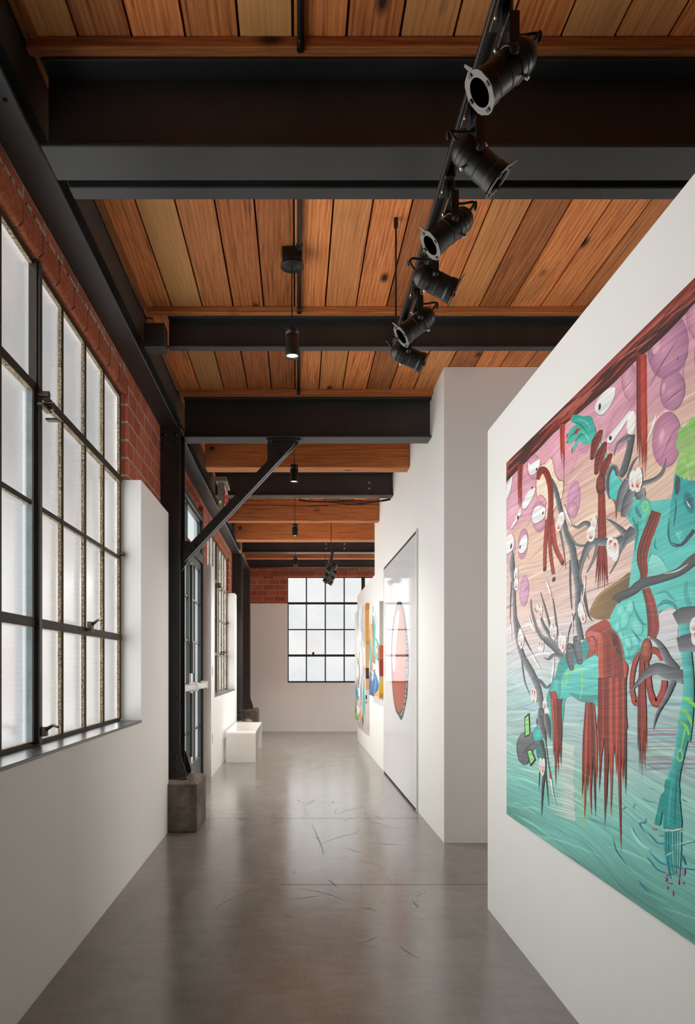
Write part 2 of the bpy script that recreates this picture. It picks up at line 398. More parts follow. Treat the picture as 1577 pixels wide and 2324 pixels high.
# ------------------------------------------------------------------ steel sash windows
def tintcol(r):
    return r.choice([(.97, .965, .955), (.95, .96, .962), (.965, .94, .922), (.98, .975, .96), (.955, .96, .955), (.93, .95, .95)])
def window(name, label, along, zs, plane, axis, paneM, seed, hw=True):
    """along/zs: lists of (position, bar width); axis 'x' = window in a wall of constant x"""
    mb = MB(); r = random.Random(seed)
    a0, a1 = along[0][0], along[-1][0]; z0, z1 = zs[0][0], zs[-1][0]
    def bx(mbx, p0, p1, q0, q1, d0, d1, m):
        # p along, q vertical, d depth into the room
        if axis == 'x': mbx.box(plane + d0, plane + d1, p0, p1, q0, q1, m)
        else: mbx.box(p0, p1, plane - d1, plane - d0, q0, q1, m)
    # bottom, top, -y, +x, +y, -x
    side = (1, 1, 1, 0, 1, 0) if axis == 'x' else (1, 1, 0, 1, 0, 1)
    for p, w in along:
        d = .017 if w < .04 else .034
        bx(mb, p - w / 2, p + w / 2, z0, z1, 0, d, side if w < .04 else 0)
        if w < .04: bx(mb, p - w / 2 + .004, p + w / 2 - .004, z0, z1, d, d + .004, 0)
    for z, w in zs:
        d = .017 if w < .03 else .026
        bx(mb, a0, a1, z - w / 2, z + w / 2, 0, d, side)
        bx(mb, a0, a1, z - w / 2 + .003, z + w / 2 - .003, d, d + .003, 0)
    wn = mb.build(name, [M['rust'], M['putty']]); struct(wn, label)
    gl = MB()
    for i in range(len(along) - 1):
        for j in range(len(zs) - 1):
            t = tintcol(r)
            bx_ = (along[i][0], along[i + 1][0], zs[j][0], zs[j + 1][0])
            if axis == 'x': gl.add([(plane - .008, bx_[0], bx_[2]), (plane - .008, bx_[1], bx_[2]), (plane - .008, bx_[1], bx_[3]), (plane - .008, bx_[0], bx_[3])], [(0, 1, 2, 3)], 0, False, t)
            else: gl.add([(bx_[0], plane + .008, bx_[2]), (bx_[1], plane + .008, bx_[2]), (bx_[1], plane + .008, bx_[3]), (bx_[0], plane + .008, bx_[3])], [(0, 1, 2, 3)], 0, False, t)
    gl.build('glass', paneM, wn, attr='tint')
    return wn
def handle(parent, p, zc, dx=.05, s=1):
    mb = MB(); x = GX + dx
    mb.rbox(x - .012, x + .014, p - .022 * s, p + .022 * s, zc - .03 * s, zc + .02 * s, .003)
    mb.tube([(x + .01, p, zc + .005), (x + .045, p - .012, zc + .03 * s), (x + .075, p - .05 * s, zc + .022 * s)], [.009, .007, .005], 8)
    return mb.build('handle', M['bronze'], parent)
def pivot(parent, p, zc, dx=.05):
    mb = MB(); x = GX + dx
    mb.cyl((x - .02, p - .022, zc), (x + .03, p - .022, zc), .015, 14); mb.cyl((x - .02, p + .025, zc - .03), (x + .035, p + .025, zc - .03), .015, 14)
    mb.rbox(x - .01, x + .016, p - .055, p + .05, zc - .055, zc - .043, .002); mb.rbox(x - .004, x + .05, p + .02, p + .055, zc - .09, zc - .082, .002)
    return mb.build('pivot', M['bronze'], parent)
def knob(parent, p, zc):
    mb = MB(); mb.cyl((GX + .01, p, zc), (GX + .045, p, zc), .014, 14); mb.rbox(GX + .0, GX + .02, p - .02, p + .012, zc - .03, zc + .03, .003); return mb.build('pivot', M['bronze'], parent)
zs = [(SILL + .006, .028), (1.444, .040), (1.945, .022), (2.436, .040), (HEAD - .008, .024)]
al = [(4.352, .026), (3.980, .024), (3.634, .024), (3.280, .024), (2.935, .046), (2.59, .024), (2.25, .024), (1.91, .024), (1.665, .026)]
w = window('window_1', 'near steel sash window of frosted wired glass', al, zs, GX, 'x', M['pane'], 3)
handle(w, 3.63, 1.475, .045); pivot(w, 2.955, 2.41, .05); knob(w, 4.35, 1.97); handle(w, 2.95, .985, .05, .8)
sl = MB(); sl.rbox(GX + .002, LX + .006, W1[0] + .004, W1[1] - .004, SILL - .0135, SILL, .002); sl.build('sill', M['sill'], w)
st = MB(); st.box(GX, GX + .024, 2.888, 2.911, SILL + .02, 1.43); st.box(GX, GX + .024, 2.888, 2.911, 1.462, 2.42); st.build('sash_stile', M['bluegrey'], w)
mull = MB(); mull.box(GX + .034, GX + .044, 2.920, 2.950, SILL + .01, HEAD - .01); mull.build('meeting_bar', M['steel'], w)
al2 = [(y + 6.582, ww) for y, ww in al]
w = window('window_2', 'steel sash window between the doors and the second column', al2, zs, GX, 'x', M['pane'], 8)
handle(w, 10.25, 1.475, .045); pivot(w, 9.535, 2.41, .05); knob(w, 10.93, 1.97); handle(w, 9.9, 1.475, .045)
sl = MB(); sl.rbox(GX + .002, LX + .006, W2[0] + .004, W2[1] - .004, SILL - .0135, SILL, .002); sl.build('sill', M['sill'], w)
rodm = MB(); rodm.tube([(GX + .05, 9.52, 2.94), (GX + .07, 9.45, 2.6), (-1.0, 9.30, 2.575)], .004, 6); rodm.build('stay_rod', M['bronze'], w)
xs = [-.190 + .378 * k for k in range(9)]
alb = [(x, .024 if k not in (4,) else .07) for k, x in enumerate(xs)]
zb = [(BS + .008, .024), (1.508, .045), (2.027, .024), (2.552, .045), (BH - .008, .028)]
w = window('window_3', 'end wall steel sash window of frosted glass', alb, zb, YB + .14, 'y', M['pane_far'], 21)
mb = MB(); mb.rbox(-.205, -.165, YB + .05, YB + .10, BS, 2.56, .003); mb.build('side_bar', M['rust'], w)
mb = MB(); mb.rbox(.30, .345, YB + .06, YB + .10, 1.53, 1.575, .003); mb.rbox(.93, .955, YB + .07, YB + .10, 2.70, 2.74, .003); mb.build('latch', M['bronze'], w)
sl = MB(); sl.rbox(BWX[0] + .01, BWX[1], YB - .004, YB + .14, BS - .012, BS, .002); sl.build('sill', M['sill'], w)

alr = [(9.76 + .4607 * k, .026 if k != 4 else .046) for k in range(9)]
window('added_window_4', 'unseen sash window added for light in the far side of the gallery behind the low wall', alr, [(.964, .028), (1.444, .040), (1.945, .022), (2.436, .040), (2.938, .024)], 5.02, 'x', M['pane'], 5)  # out of view, added to brighten the end wall
alr = [(2.67 + .4 * k, .026) for k in range(6)]
window('added_window_5', 'unseen sash window added for light in the far side of the gallery behind the partition', alr, [(.964, .028), (1.444, .040), (1.945, .022), (2.436, .040), (2.938, .024)], 5.02, 'x', M['pane'], 6)  # another unseen addition, brightens the face of the stepped gallery wall
# ------------------------------------------------------------------ double doors with transom light
DX = -1.135
def quad(mb, x, y0, y1, z0, z1, c): mb.add([(x, y0, z0), (x, y1, z0), (x, y1, z1), (x, y0, z1)], [(0, 1, 2, 3)], 0, False, c)
dr = MB()
def fr(mb, y0, y1, z0, z1, d0=0., d1=.055): mb.rbox(DX + d0, DX + d1, y0, y1, z0, z1, .003)
fr(dr, DR[0], DR[0] + .06, 0, HEAD, -.03, .07); fr(dr, DR[1] - .06, DR[1], 0, HEAD, -.03, .07); fr(dr, DR[0] + .06, DR[1] - .06, HEAD - .06, HEAD, -.03, .07); fr(dr, DR[0] + .06, DR[1] - .06, 2.43, 2.53, -.03, .07)
for y0 in (6.85 - .02,): fr(dr, y0, y0 + .04, 2.53, HEAD - .06, 0, .05)
fr(dr, DR[0] + .06, DR[1] - .06, HEAD - .09, HEAD - .06, .0, .045); fr(dr, DR[1] - .09, DR[1] - .06, 2.53, HEAD - .09, 0, .045)
door = struct(dr.build('door_1', M['doorsteel']), 'dark steel double doors with glass')
tg = MB(); quad(tg, DX + .008, DR[0] + .06, DR[1] - .06, 2.53, HEAD - .06, (.86, .95, .95)); tg.build('transom_glass', M['pane_door'], door, attr='tint')
for k, (a, b) in enumerate(((DR[0] + .063, 6.99), (6.996, DR[1] - .063))):
    lf = MB(); st = .075
    fr(lf, a, a + st, .012, 2.425); fr(lf, b - st, b, .012, 2.425); fr(lf, a + st, b - st, .012, .27); fr(lf, a + st, b - st, 2.34, 2.425); fr(lf, a + st, b - st, 1.03, 1.10)
    for z in (1.53, 1.97, .60): fr(lf, a + st, b - st, z - .011, z + .011, .012, .045)
    c = (a + b) / 2; fr(lf, c - .011, c + .011, .27, 2.34, .012, .045)
    l = lf.build('door_leaf', M['doorsteel'], door)
    pg = MB()
    for z0, z1 in ((.27, 1.03), (1.10, 2.34)): quad(pg, DX + .022, a + st, b - st, z0, z1, (.95, .975, .965))
    pg.build('leaf_glass', M['pane_door'], l, attr='tint')
    pb = MB(); pb.rbox(DX + .075, DX + .125, a + .04, b - .03, 1.035, 1.095, .006); pb.rbox(DX + .055, DX + .13, a + .015, a + .10, 1.02, 1.11, .008); pb.rbox(DX + .055, DX + .13, b - .085, b - .01, 1.02, 1.11, .008)
    pb.build('panic_bar', M['silver'], l)
    cv = MB(); cv.rbox(DX + .055, DX + .085, a + .012, a + .055, 1.2, 1.52, .004); cv.rbox(DX + .055, DX + .075, a + .02, a + .045, 1.52, 2.3, .003); cv.rbox(DX + .055, DX + .075, a + .02, a + .045, .35, 1.0, .003)
    cv.build('rod_cover', M['grey'], l)

# ------------------------------------------------------------------ ledger strips along the beams
def ledger(k, x0, x1, y0, y1, h=.04, mat='ledger', label='fir ledger strip under the ceiling boards'):
    mb = MB(); mb.rbox(x0, x1, y0, y1, CEIL - h, CEIL - .001, .003, 0, (random.random() * .6 + .2, .1, random.random()))
    return struct(mb.build('trim_%d' % k, M[mat], attr='rnd'), label)
ledger(5, -.93, 4.9, 2.365, 2.405); ledger(6, -.90, 4.9, 4.13, 4.165); ledger(7, -.90, 1.05, 5.35, 5.41)
ledger(8, -.933, -.885, 2.70, 4.13, .014, 'ledger_y'); ledger(9, -.933, -.885, 4.26, 5.35, .014, 'ledger_y'); ledger(10, -.933, -.885, -4.9, 2.365, .014, 'ledger_y')

# ------------------------------------------------------------------ steel frame
def beam(name, x0, x1, y0, w, z0, z1, label, tf=.014, cat='beam', group=None, chan=0):
    """I section along x from y0 to y0+w (chan: -1 back-to-back channel opening toward the viewpoint, +1 away)"""
    mb = MB(); yc = y0 + w / 2
    mb.rbox(x0, x1, y0, y0 + w, z0, z0 + tf, .003); mb.rbox(x0, x1, y0, y0 + w, z1 - tf, z1, .003)
    if chan == 0: mb.box(x0, x1, yc - .006, yc + .006, z0 + tf, z1 - tf)
    elif chan < 0: mb.box(x0, x1, y0 + w - .010, y0 + w, z0 + tf, z1 - tf)
    else: mb.box(x0, x1, y0, y0 + .010, z0 + tf, z1 - tf)
    o = mb.build(name, M['steel'], origin=((x0 + x1) / 2, yc, z0))
    return tag(o, label, cat, group)
ZT = 3.374
b1 = beam('steel_beam', -.89, 4.9, 2.40, .168, 3.06, ZT, 'deep black steel I-beam crossing overhead nearest the viewpoint')
b2 = beam('steel_channel', -.86, 4.9, 2.606, .066, 3.06, ZT, 'black steel channel running close behind the nearest deep beam', chan=1)
b3 = beam('steel_channel', -.78, 4.9, 4.166, .058, 3.187, ZT, 'shallow black steel channel crossing behind the first pendant lamp', chan=-1, tf=.010)
b4 = beam('steel_beam', -.89, 1.053, 5.41, .160, 3.06, ZT, 'black steel beam with the diagonal brace, ending in the white wall')
b5 = beam('steel_beam', -.90, 1.053, 7.556, .135, 3.141, ZT + .03, 'black steel beam with two bolts, between heavy timber joists')
b6 = beam('steel_beam', -.90, 4.9, 11.25, .16, 3.14, ZT + .03, 'black steel beam with bolts above the far track lights')
b7 = beam('steel_beam', -.92, 4.9, 13.50, .16, 3.226, CEIL - .002, 'black steel beam along the top of the brick end wall')
mb = MB()
for z in (3.295, 3.325):
    pass
def bolts(parent, pts, mat, r=.011, name='bolt'):
    for (x, y, z) in pts:
        mb = MB(); mb.lathe([(-.004, r * 1.05), (.004, r * 1.05), (.008, r * .75), (.010, .0001)], (x, y, z), (0, -1, 0), 12); mb.build(name, mat, parent)
bolts(b5, [(.795, 7.6185, 3.297), (.795, 7.6185, 3.232)], M['brass'])
bolts(b6, [(.475, 11.324, 3.287), (.475, 11.324, 3.215), (.775, 11.324, 3.287), (.775, 11.324, 3.215)], M['brass'], .014)
mb = MB(); mb.rbox(-.91, -.785, 4.10, 4.20, 3.155, 3.30, .004); mb.box(-.90, -.795, 4.18, 4.235, 3.17, 3.30); mb.build('end_bracket', M['steel'], b3)

def edge(name, y0, y1, label):
    mb = MB(); x0, x1 = BX + .003, -.935
    mb.rbox(x0, x1, y0, y1, BEAM_Z, BEAM_Z + .016, .003); mb.box(x0, x0 + .012, y0, y1, BEAM_Z + .016, CEIL - .04); mb.box(x1 - .10, x1 - .088, y0, y1, BEAM_Z + .016, BEAM_Z + .10)
    # upper channel that carries the boards
    mb.box(x1 - .010, x1, y0, y1, BEAM_Z + .095, CEIL - .004); mb.box(x1 - .05, x1, y0, y1, BEAM_Z + .088, BEAM_Z + .098)
    o = mb.build(name, M['steel'], origin=((x0 + x1) / 2, (y0 + y1) / 2, BEAM_Z)); return tag(o, label, 'beam')
e1 = edge('edge_beam', -4.9, 5.534, 'long black steel edge beam above the near window')
e2 = edge('edge_beam', 5.537, 11.544, 'long black steel edge beam above the doors and far side window')
for k, (yy, xx) in enumerate(((1.86, -1.01), (2.14, -.99), (2.30, -1.03), (2.30, -.97), (1.70, -1.03))):
    mb = MB(); mb.lathe([(-.001, .0085), (.0015, .0085), (.002, .0001)], (xx, yy, BEAM_Z), (0, 0, -1), 12); mb.build('bolt_hole', M['inside'], e1)
e3 = MB(); e3.rbox(BX + .003, -.90, 11.548, 13.45, 3.14, 3.156, .003); e3.box(BX + .003, BX + .015, 11.548, 13.45, 3.156, 3.36)
tag(e3.build('edge_beam', M['steel'], origin=(-1, 12.5, 3.14)), 'short black steel edge beam between the two far columns', 'beam')

def column(yc, label, group=None, d=.235, x1=-.915, base=.385, front=1):
    x0 = BX + .004; t = thing('steel_column', ((x0 + x1) / 2, yc, base), label, 'column', group)
    y0, y1 = yc - d / 2, yc + d / 2; z1 = BEAM_Z - .001
    mb = MB(); mb.rbox(x0, x1, y0, y0 + .012, base + .012, z1 - .012, .002); mb.rbox(x0, x1, y1 - .012, y1, base + .012, z1 - .012, .002)
    mb.box((x0 + x1) / 2 - .006, (x0 + x1) / 2 + .006, y0 + .012, y1 - .012, base + .012, z1 - .012)
    mb.box(x1 - .045, x1 - .037, y0 + .012, y0 + .075, base + .012, z1 - .012); mb.box(x1 - .045, x1 - .037, y1 - .075, y1 - .012, base + .012, z1 - .012)
    mb.build('shaft', M['steel'], t)
    mb = MB(); mb.rbox(x0 - .0, x1 + .06, y0 - .05, y1 + .05, base, base + .014, .003); mb.build('base_plate', M['steel'], t)
    for yy in (y0 - .010, y1 + .001):
        mb = MB(); mb.prism([(x0, base + .014), (x1 + .048, base + .014), (x1 + .048, base + .05), (x1 + .004, base + .19), (x0, base + .19)], 1, yy, yy + .009); mb.build('base_gusset', M['steel'], t)
    mb = MB(); mb.rbox(x0, x1 + .004, y0 - .012, y1 + .012, z1 - .012, z1, .002); mb.build('cap_plate', M['steel'], t)
    mb = MB(); mb.rbox(x0, x1, y0 - .006, y0 - .0005, z1 - .17, z1 - .012, .002); mb.build('splice_plate', M['steel'], t)
    r = x1 - .028
    for z in (2.885, 2.80, 2.635, 1.02, .80, .70): 
        mb = MB(); mb.lathe([(0, .011), (.002, .0105), (.0025, .008), (.0015, .0001)], (r, y0, z), (0, -1, 0), 12); mb.build('bolt', M['matte'], t)
    for z in (base + .16, base + .075):
        mb = MB(); mb.lathe([(0, .017), (.006, .015), (.011, .009), (.0125, .0001)], (r - .005, y0 - .010, z), (0, -1, 0), 14); mb.build('rivet', M['steel'], t)
    for z in (z1 - .06, z1 - .125):
        for xx in (x0 + .03, x1 - .03):
            mb = MB(); mb.lathe([(0, .014), (.005, .012), (.009, .007), (.010, .0001)], (xx, y0 - .006, z), (0, -1, 0), 12); mb.build('rivet', M['steel'], t)
    return t
c1 = column(5.535, 'black riveted steel column beside the doors, standing on the nearest concrete plinth')
c2 = column(11.545, 'black steel column behind the white bench, between side window and end wall')
c3 = column(13.25, 'black steel column in the far corner beside the end wall', base=.475, x1=-.90)

def plinth(x0, x1, y0, y1, h, label, seed):
    r = random.Random(seed); n = 7; mb = MB()
    # body with a broken, uneven top edge
    body = MB(); body.rbox(x0, x1, y0, y1, 0, h - .028, .008)
    vs = []; fs = []
    for i in range(n + 1):
        for j in range(n + 1):
            u, v = i / n, j / n; e = min(u, v, 1 - u, 1 - v)
            z = h - .034 if e == 0 else h - .012 + r.uniform(-.012, .010)
            if u > .78 and .0 < v < .9: z += r.uniform(-.004, .018) if e > 0 else 0
            vs.append((x0 + (x1 - x0) * u + (r.uniform(-.008, .008) if e else 0), y0 + (y1 - y0) * v + (r.uniform(-.008, .008) if e else 0), z))
    for i in range(n):
        for j in range(n):
            a = i * (n + 1) + j; fs.append((a, a + n + 1, a + n + 2, a + 1))
    body.add(vs, fs, 0)
    o = body.build('concrete_plinth', M['concrete'], origin=((x0 + x1) / 2, (y0 + y1) / 2, 0)); return tag(o, label, 'plinth')
plinth(-1.06, -.760, 5.262, 5.775, .398, 'rough concrete plinth under the nearest black column', 1)
plinth(-1.06, -.760, 11.30, 11.80, .398, 'rough concrete plinth behind the white bench', 2)
plinth(-1.05, -.745, 12.95, 13.60, .488, 'rough concrete plinth in the far corner by the end wall', 3)

# diagonal knee brace between column and beam
t = thing('knee_brace', (-.5, 5.49, 2.1), 'black steel diagonal brace from the near column up to the beam', 'brace')
P0, P1 = Vector((-.915, 5.49, 2.115)), Vector((-.045, 5.49, 3.045)); dv = (P1 - P0).normalized(); nv = Vector((-dv.z, 0, dv.x))
mb = MB()
def strip(y0, y1, a0, a1):
    pl = [P0 + nv * a0, P1 + nv * a0, P1 + nv * a1, P0 + nv * a1]; mb.prism([(p.x, p.z) for p in pl], 1, y0, y1)
strip(5.430, 5.482, -.040, -.031); strip(5.474, 5.482, -.031, .036); strip(5.498, 5.550, -.040, -.031); strip(5.498, 5.506, -.031, .036)
mb.build('angle_strut', M['steel'], t)
mb = MB(); mb.prism([(-.235, 3.055), (.02, 3.055), (-.01, 3.01), (-.13, 2.90), (-.235, 2.875)], 1, 5.483, 5.497); mb.rbox(-.24, .03, 5.44, 5.54, 3.046, 3.058, .002); mb.build('upper_gusset', M['steel'], t)
mb = MB(); mb.prism([(-.914, 2.02), (-.914, 2.26), (-.86, 2.26), (-.80, 2.20), (-.86, 2.11)], 1, 5.483, 5.497); mb.build('lower_gusset', M['steel'], t)
for (xx, zz) in ((-.20, 3.044), (-.01, 3.044)):
    mb = MB(); mb.lathe([(0, .013), (.006, .012), (.009, .001)], (xx, 5.46, zz), (0, 0, -1), 10); mb.build('bolt', M['steel'], t)
for k in (.10, .16, 1.05, 1.15):
    p = P0 + dv * k; mb = MB(); mb.lathe([(0, .012), (.005, .010), (.008, .001)], (p.x, 5.474, p.z), (0, -1, 0), 10); mb.build('bolt', M['steel'], t)

# heavy timber joists
def joist(y0, w, z0, label, xl=-.90, xr=1.053):
    mb = MB(); mb.rbox(xl, xr, y0, y0 + w, z0, CEIL - .002, .006, 0, (random.random() * .5 + .3, .05, random.random()))
    o = mb.build('timber_joist', M['joist'], origin=((xl + xr) / 2, y0 + w / 2, z0), attr='rnd'); tag(o, label, 'joist')
    for xx in (xl + .07,):
        b = MB(); b.lathe([(0, .022), (.008, .020), (.012, .006), (.02, .006), (.02, .0001)], (xx, y0, z0 + .17), (0, -1, 0), 12); b.build('bolt', M['matte'], o)
    return o
j1 = joist(6.46, .165, 3.127, 'heavy reddish timber joist just behind the braced beam', -.86)
j2 = joist(8.86, .115, 3.137, 'cracked timber joist with a black cable along its top')
j3 = joist(10.15, .20, 3.137, 'timber joist farthest down the corridor', xr=4.9)
mb = MB(); mb.rbox(-.92, 4.9, 12.2, 12.32, 3.19, CEIL - .003, .004, 0, (.4, .05, .3)); tag(mb.build('timber_joist', M['joist'], origin=(0, 12.26, 3.19), attr='rnd'), 'thin timber strip glimpsed behind the farthest bolted beam', 'joist')
mb = MB()   # checks (splits) in the second joist
for pts in ([(-.9, 3.345), (-.2, 3.338), (.1, 3.330), (.45, 3.342), (1.05, 3.349)], [(-.2, 3.338), (.15, 3.326), (.4, 3.334)]):
    for a, b in zip(pts, pts[1:]):
        mb.prism([(a[0], a[1] - .003), (b[0], b[1] - .003), (b[0], b[1] + .002), (a[0], a[1] + .003)], 1, 8.8585, 8.864)
mb.build('crack', M['inside'], j2)
# ------------------------------------------------------------------ track lighting
TRX, TRZ = .487, 2.825      # centre line and underside of the tracks
def track(y0, y1, rods, label):
    t = thing('lighting_track', (TRX, (y0 + y1) / 2, TRZ), label, 'track', None)
    mb = MB(); w = .018
    sec = [(-w, 0), (-w + .009, 0), (-w + .009, .012), (w - .009, .012), (w - .009, 0), (w, 0), (w, .010), (w - .003, .012), (w - .003, .018), (w, .020), (w, .034), (-w, .034), (-w, .020), (-w + .003, .018), (-w + .003, .012), (-w, .010)]
    mb.prism([(TRX + a, TRZ + b) for a, b in sec], 1, y0, y1); mb.build('rail', M['matte'], t)
    mb = MB(); mb.rbox(TRX - .02, TRX + .02, y1, y1 + .012, TRZ - .002, TRZ + .036, .002); mb.build('end_cap', M['matte'], t)
    for y in rods:
        mb = MB(); mb.cyl((TRX - .012, y, TRZ + .034), (TRX - .012, y, CEIL - .04), .0048, 8); mb.cyl((TRX - .012, y, CEIL - .045), (TRX - .012, y, CEIL - .001), .011, 10); mb.cyl((TRX - .012, y, TRZ + .03), (TRX - .012, y, TRZ + .055), .009, 8)
        mb.build('suspension_rod', M['matte'], t)
    return t
track(.95, 3.385, (1.2, 3.325), 'long black lighting track hanging over the large painting side of the corridor')
track(9.50, 11.95, (9.62, 11.6), 'distant black lighting track hanging before the end wall window')

def spot(y, ang, left, label, group):
    """short PAR can on a yoke; aims left or right, ang degrees below horizontal"""
    s = -1 if left else 1; a = math.radians(ang); ax = Vector((s * math.cos(a), 0, -math.sin(a))); up = Vector((s * math.sin(a), 0, math.cos(a)))
    P = Vector((TRX + .016, y, 2.682)); t = thing('track_spotlight', P, label, 'spotlight', group)
    mb = MB()
    for pr in ([(-.078, .0005), (-.0765, .012), (-.072, .021), (-.064, .030), (-.054, .0365), (-.045, .0392)], [(-.045, .0392), (-.0445, .0404), (-.0415, .0404), (-.041, .0395)], [(-.041, .0395), (-.030, .0400)], [(-.030, .0400), (-.0295, .0412), (-.0265, .0412), (-.026, .0402)], [(-.026, .0402), (-.012, .0405)],
               [(-.012, .0405), (-.0115, .0428)], [(-.0115, .0428), (-.0075, .0428)], [(-.0075, .0428), (-.007, .0405)], [(-.007, .0405), (.018, .0405)], [(.018, .0405), (.0185, .0416), (.0225, .0416), (.023, .0405)], [(.023, .0405), (.056, .0405)], [(.056, .0405), (.060, .0425), (.064, .0440)], [(.064, .0440), (.0825, .0440)]):
        mb.lathe(pr, P, ax, 28)
    mb.lathe([(.0825, .0440), (.0825, .0420)], P, ax, 28); mb.lathe([(.0825, .042), (.055, .038), (.030, .036), (.005, .030), (-.01, .0001)], P, ax, 28, 1)
    mb.build('housing', [M['matte'], M['inside']], t)
    # octagonal gel frame with a round opening
    mb = MB(); n = 24; Y = Vector((0, 1, 0)); C0 = P + ax * .088; vs = []
    def octr(th):
        k = (th + math.pi / 8) % (math.pi / 4) - math.pi / 8; return .0485 / math.cos(k)
    for d in (0, .0022):
        for k in range(n):
            th = 2 * math.pi * k / n; u = Y * math.cos(th) + up * math.sin(th)
            vs.append(C0 + ax * d + u * octr(th)); vs.append(C0 + ax * d + u * .0325)
    fs = []
    for k in range(n):
        j = (k + 1) % n; o = 2 * n
        fs += [(2 * k, 2 * j, 2 * j + 1, 2 * k + 1), (o + 2 * k, o + 2 * k + 1, o + 2 * j + 1, o + 2 * j), (2 * k, o + 2 * k, o + 2 * j, 2 * j), (2 * k + 1, 2 * j + 1, o + 2 * j + 1, o + 2 * k + 1)]
    mb.add(vs, fs)
    e = C0 + up * .052 + Y * -.026; q = [e + Y * -.008 - up * .014, e + Y * .008 - up * .014, e + Y * .004 + up * .008 + ax * .004, e - Y * .004 + up * .008 + ax * .004]
    mb.add(q + [p + ax * .0022 for p in q], [(0, 1, 2, 3), (7, 6, 5, 4), (0, 4, 5, 1), (1, 5, 6, 2), (2, 6, 7, 3), (3, 7, 4, 0)])
    gf = mb.build('gel_frame', M['frameplate'], t)
    for th in (200, 290, 20, 110):
        th = math.radians(th); u = Y * math.cos(th) + up * math.sin(th); v = Y * -math.sin(th) + up * math.cos(th)
        mb = MB(); p = P + u * .0425 + ax * .070
        for k in range(1):
            q = [p - v * .006 - u * .001, p + v * .006 - u * .001, p + v * .006 + ax * .021 + u * .002, p - v * .006 + ax * .021 + u * .002]
            q2 = [q[3], q[2], q[2] - u * .008 + ax * .0015, q[3] - u * .008 + ax * .0015]
            for qq in (q, q2):
                w = u * .0014 if qq is q else ax * .0014
                mb.add(qq + [c + w for c in qq], [(0, 1, 2, 3), (7, 6, 5, 4), (0, 4, 5, 1), (1, 5, 6, 2), (2, 6, 7, 3), (3, 7, 4, 0)])
        mb.build('clip', M['matte'], t)
    # yoke, stem and track adaptor
    zt = P.z + .088
    mb = MB()
    for yy in (-.0505, .0475): mb.prism([(P.x - .011, P.z - .010), (P.x + .011, P.z - .010), (P.x + .012, zt), (P.x - .012, zt)], 1, y + yy, y + yy + .003)
    mb.rbox(P.x - .012, P.x + .012, y - .0505, y + .0505, zt - .001, zt + .003, .0008); mb.build('yoke', M['matte'], t)
    mb = MB(); mb.cyl((TRX + .010, y - .02, zt + .002), (TRX + .010, y - .02, TRZ - .006), .0125, 14); mb.rbox(TRX - .016, TRX + .016, y - .055, y + .05, TRZ - .014, TRZ - .0005, .002); mb.build('track_adaptor', M['matte'], t)
    mb = MB(); x = TRX - .008; mb.prism([(y - .045, TRZ - .014), (y + .012, TRZ - .014), (y + .004, TRZ - .044), (y - .018, TRZ - .050)], 0, x - .008, x - .0055); mb.build('bracket_plate', M['matte'], t)
    mb = MB(); mb.lathe([(0, .006), (.004, .006), (.0045, .001)], (x - .008, y - .012, TRZ - .032), (-1, 0, 0), 10); mb.build('screw', M['brass'], t)
    for yy in (-1, 1):
        mb = MB(); mb.lathe([(0, .012), (.004, .012), (.005, .008), (.010, .008), (.011, .001)], (P.x, y + yy * .0475 + (yy * .003 if yy > 0 else -.003), P.z), (0, yy, 0), 8); mb.build('pivot_knob', M['matte'], t)
    for th in (255, 85):
        th = math.radians(th); u = Y * math.cos(th) * .9 + up * math.sin(th)
        mb = MB(); p = P + u.normalized() * .043 - ax * .010; mb.lathe([(0, .003), (.006, .003), (.006, .006), (.014, .006), (.015, .001)], p, u, 10); mb.build('thumb_screw', M['silver'], t)
    rear = P - ax * .072 + up * .012; mb = MB(); c = Vector((-s * .055, .0, .02))
    pts = [Vector((P.x, y, zt - .006)), Vector((P.x - s * .035, y + .01, zt - .002)), Vector((P.x - s * .075, y + .012, zt + .004)), Vector((rear.x - s * .030, y + .008, zt - .022)), Vector((rear.x - s * .030, y, rear.z + .030)), Vector((rear.x - s * .012, y, rear.z + .004)), rear]
    fine = []
    for i in range(len(pts) - 1):
        p0, p1, p2, p3 = pts[max(i - 1, 0)], pts[i], pts[i + 1], pts[min(i + 2, len(pts) - 1)]
        for k in range(5):
            q = k / 5; fine.append(.5 * ((2 * p1) + (p2 - p0) * q + (2 * p0 - 5 * p1 + 4 * p2 - p3) * q * q + (3 * p1 - p0 - 3 * p2 + p3) * q ** 3))
    fine.append(pts[-1]); mb.tube(fine, .0042, 8); mb.build('cable', M['rubber'], t)
    return t
near = [(1.65, 41, True, 'black track spotlight nearest the viewpoint, its octagonal front ring facing left'),
        (1.95, 42, False, 'second black track spotlight from the viewpoint, tilted down to the right over the beam underside'),
        (2.25, 39, True, 'third black track spotlight on the near track, aimed left against the planks'),
        (2.56, 27, False, 'fourth black track spotlight on the near track, aimed right below the third'),
        (2.87, 38, True, 'fifth black track spotlight, aimed left before the shallow channel'),
        (3.17, 24, False, 'sixth black track spotlight at the far end of the near track, aimed right')]
for a in near: spot(*a, 'spotlights on the near track')
words = ['first', 'second', 'third', 'fourth', 'fifth', 'sixth']
for k in range(6):
    spot(9.80 + .31 * k, (41, 40, 39, 30, 38, 26)[k], k % 2 == 0, 'tiny black spotlight on the distant track, %s from its front end, aimed %s' % (words[k], 'left' if k % 2 == 0 else 'right'), 'spotlights on the distant track')

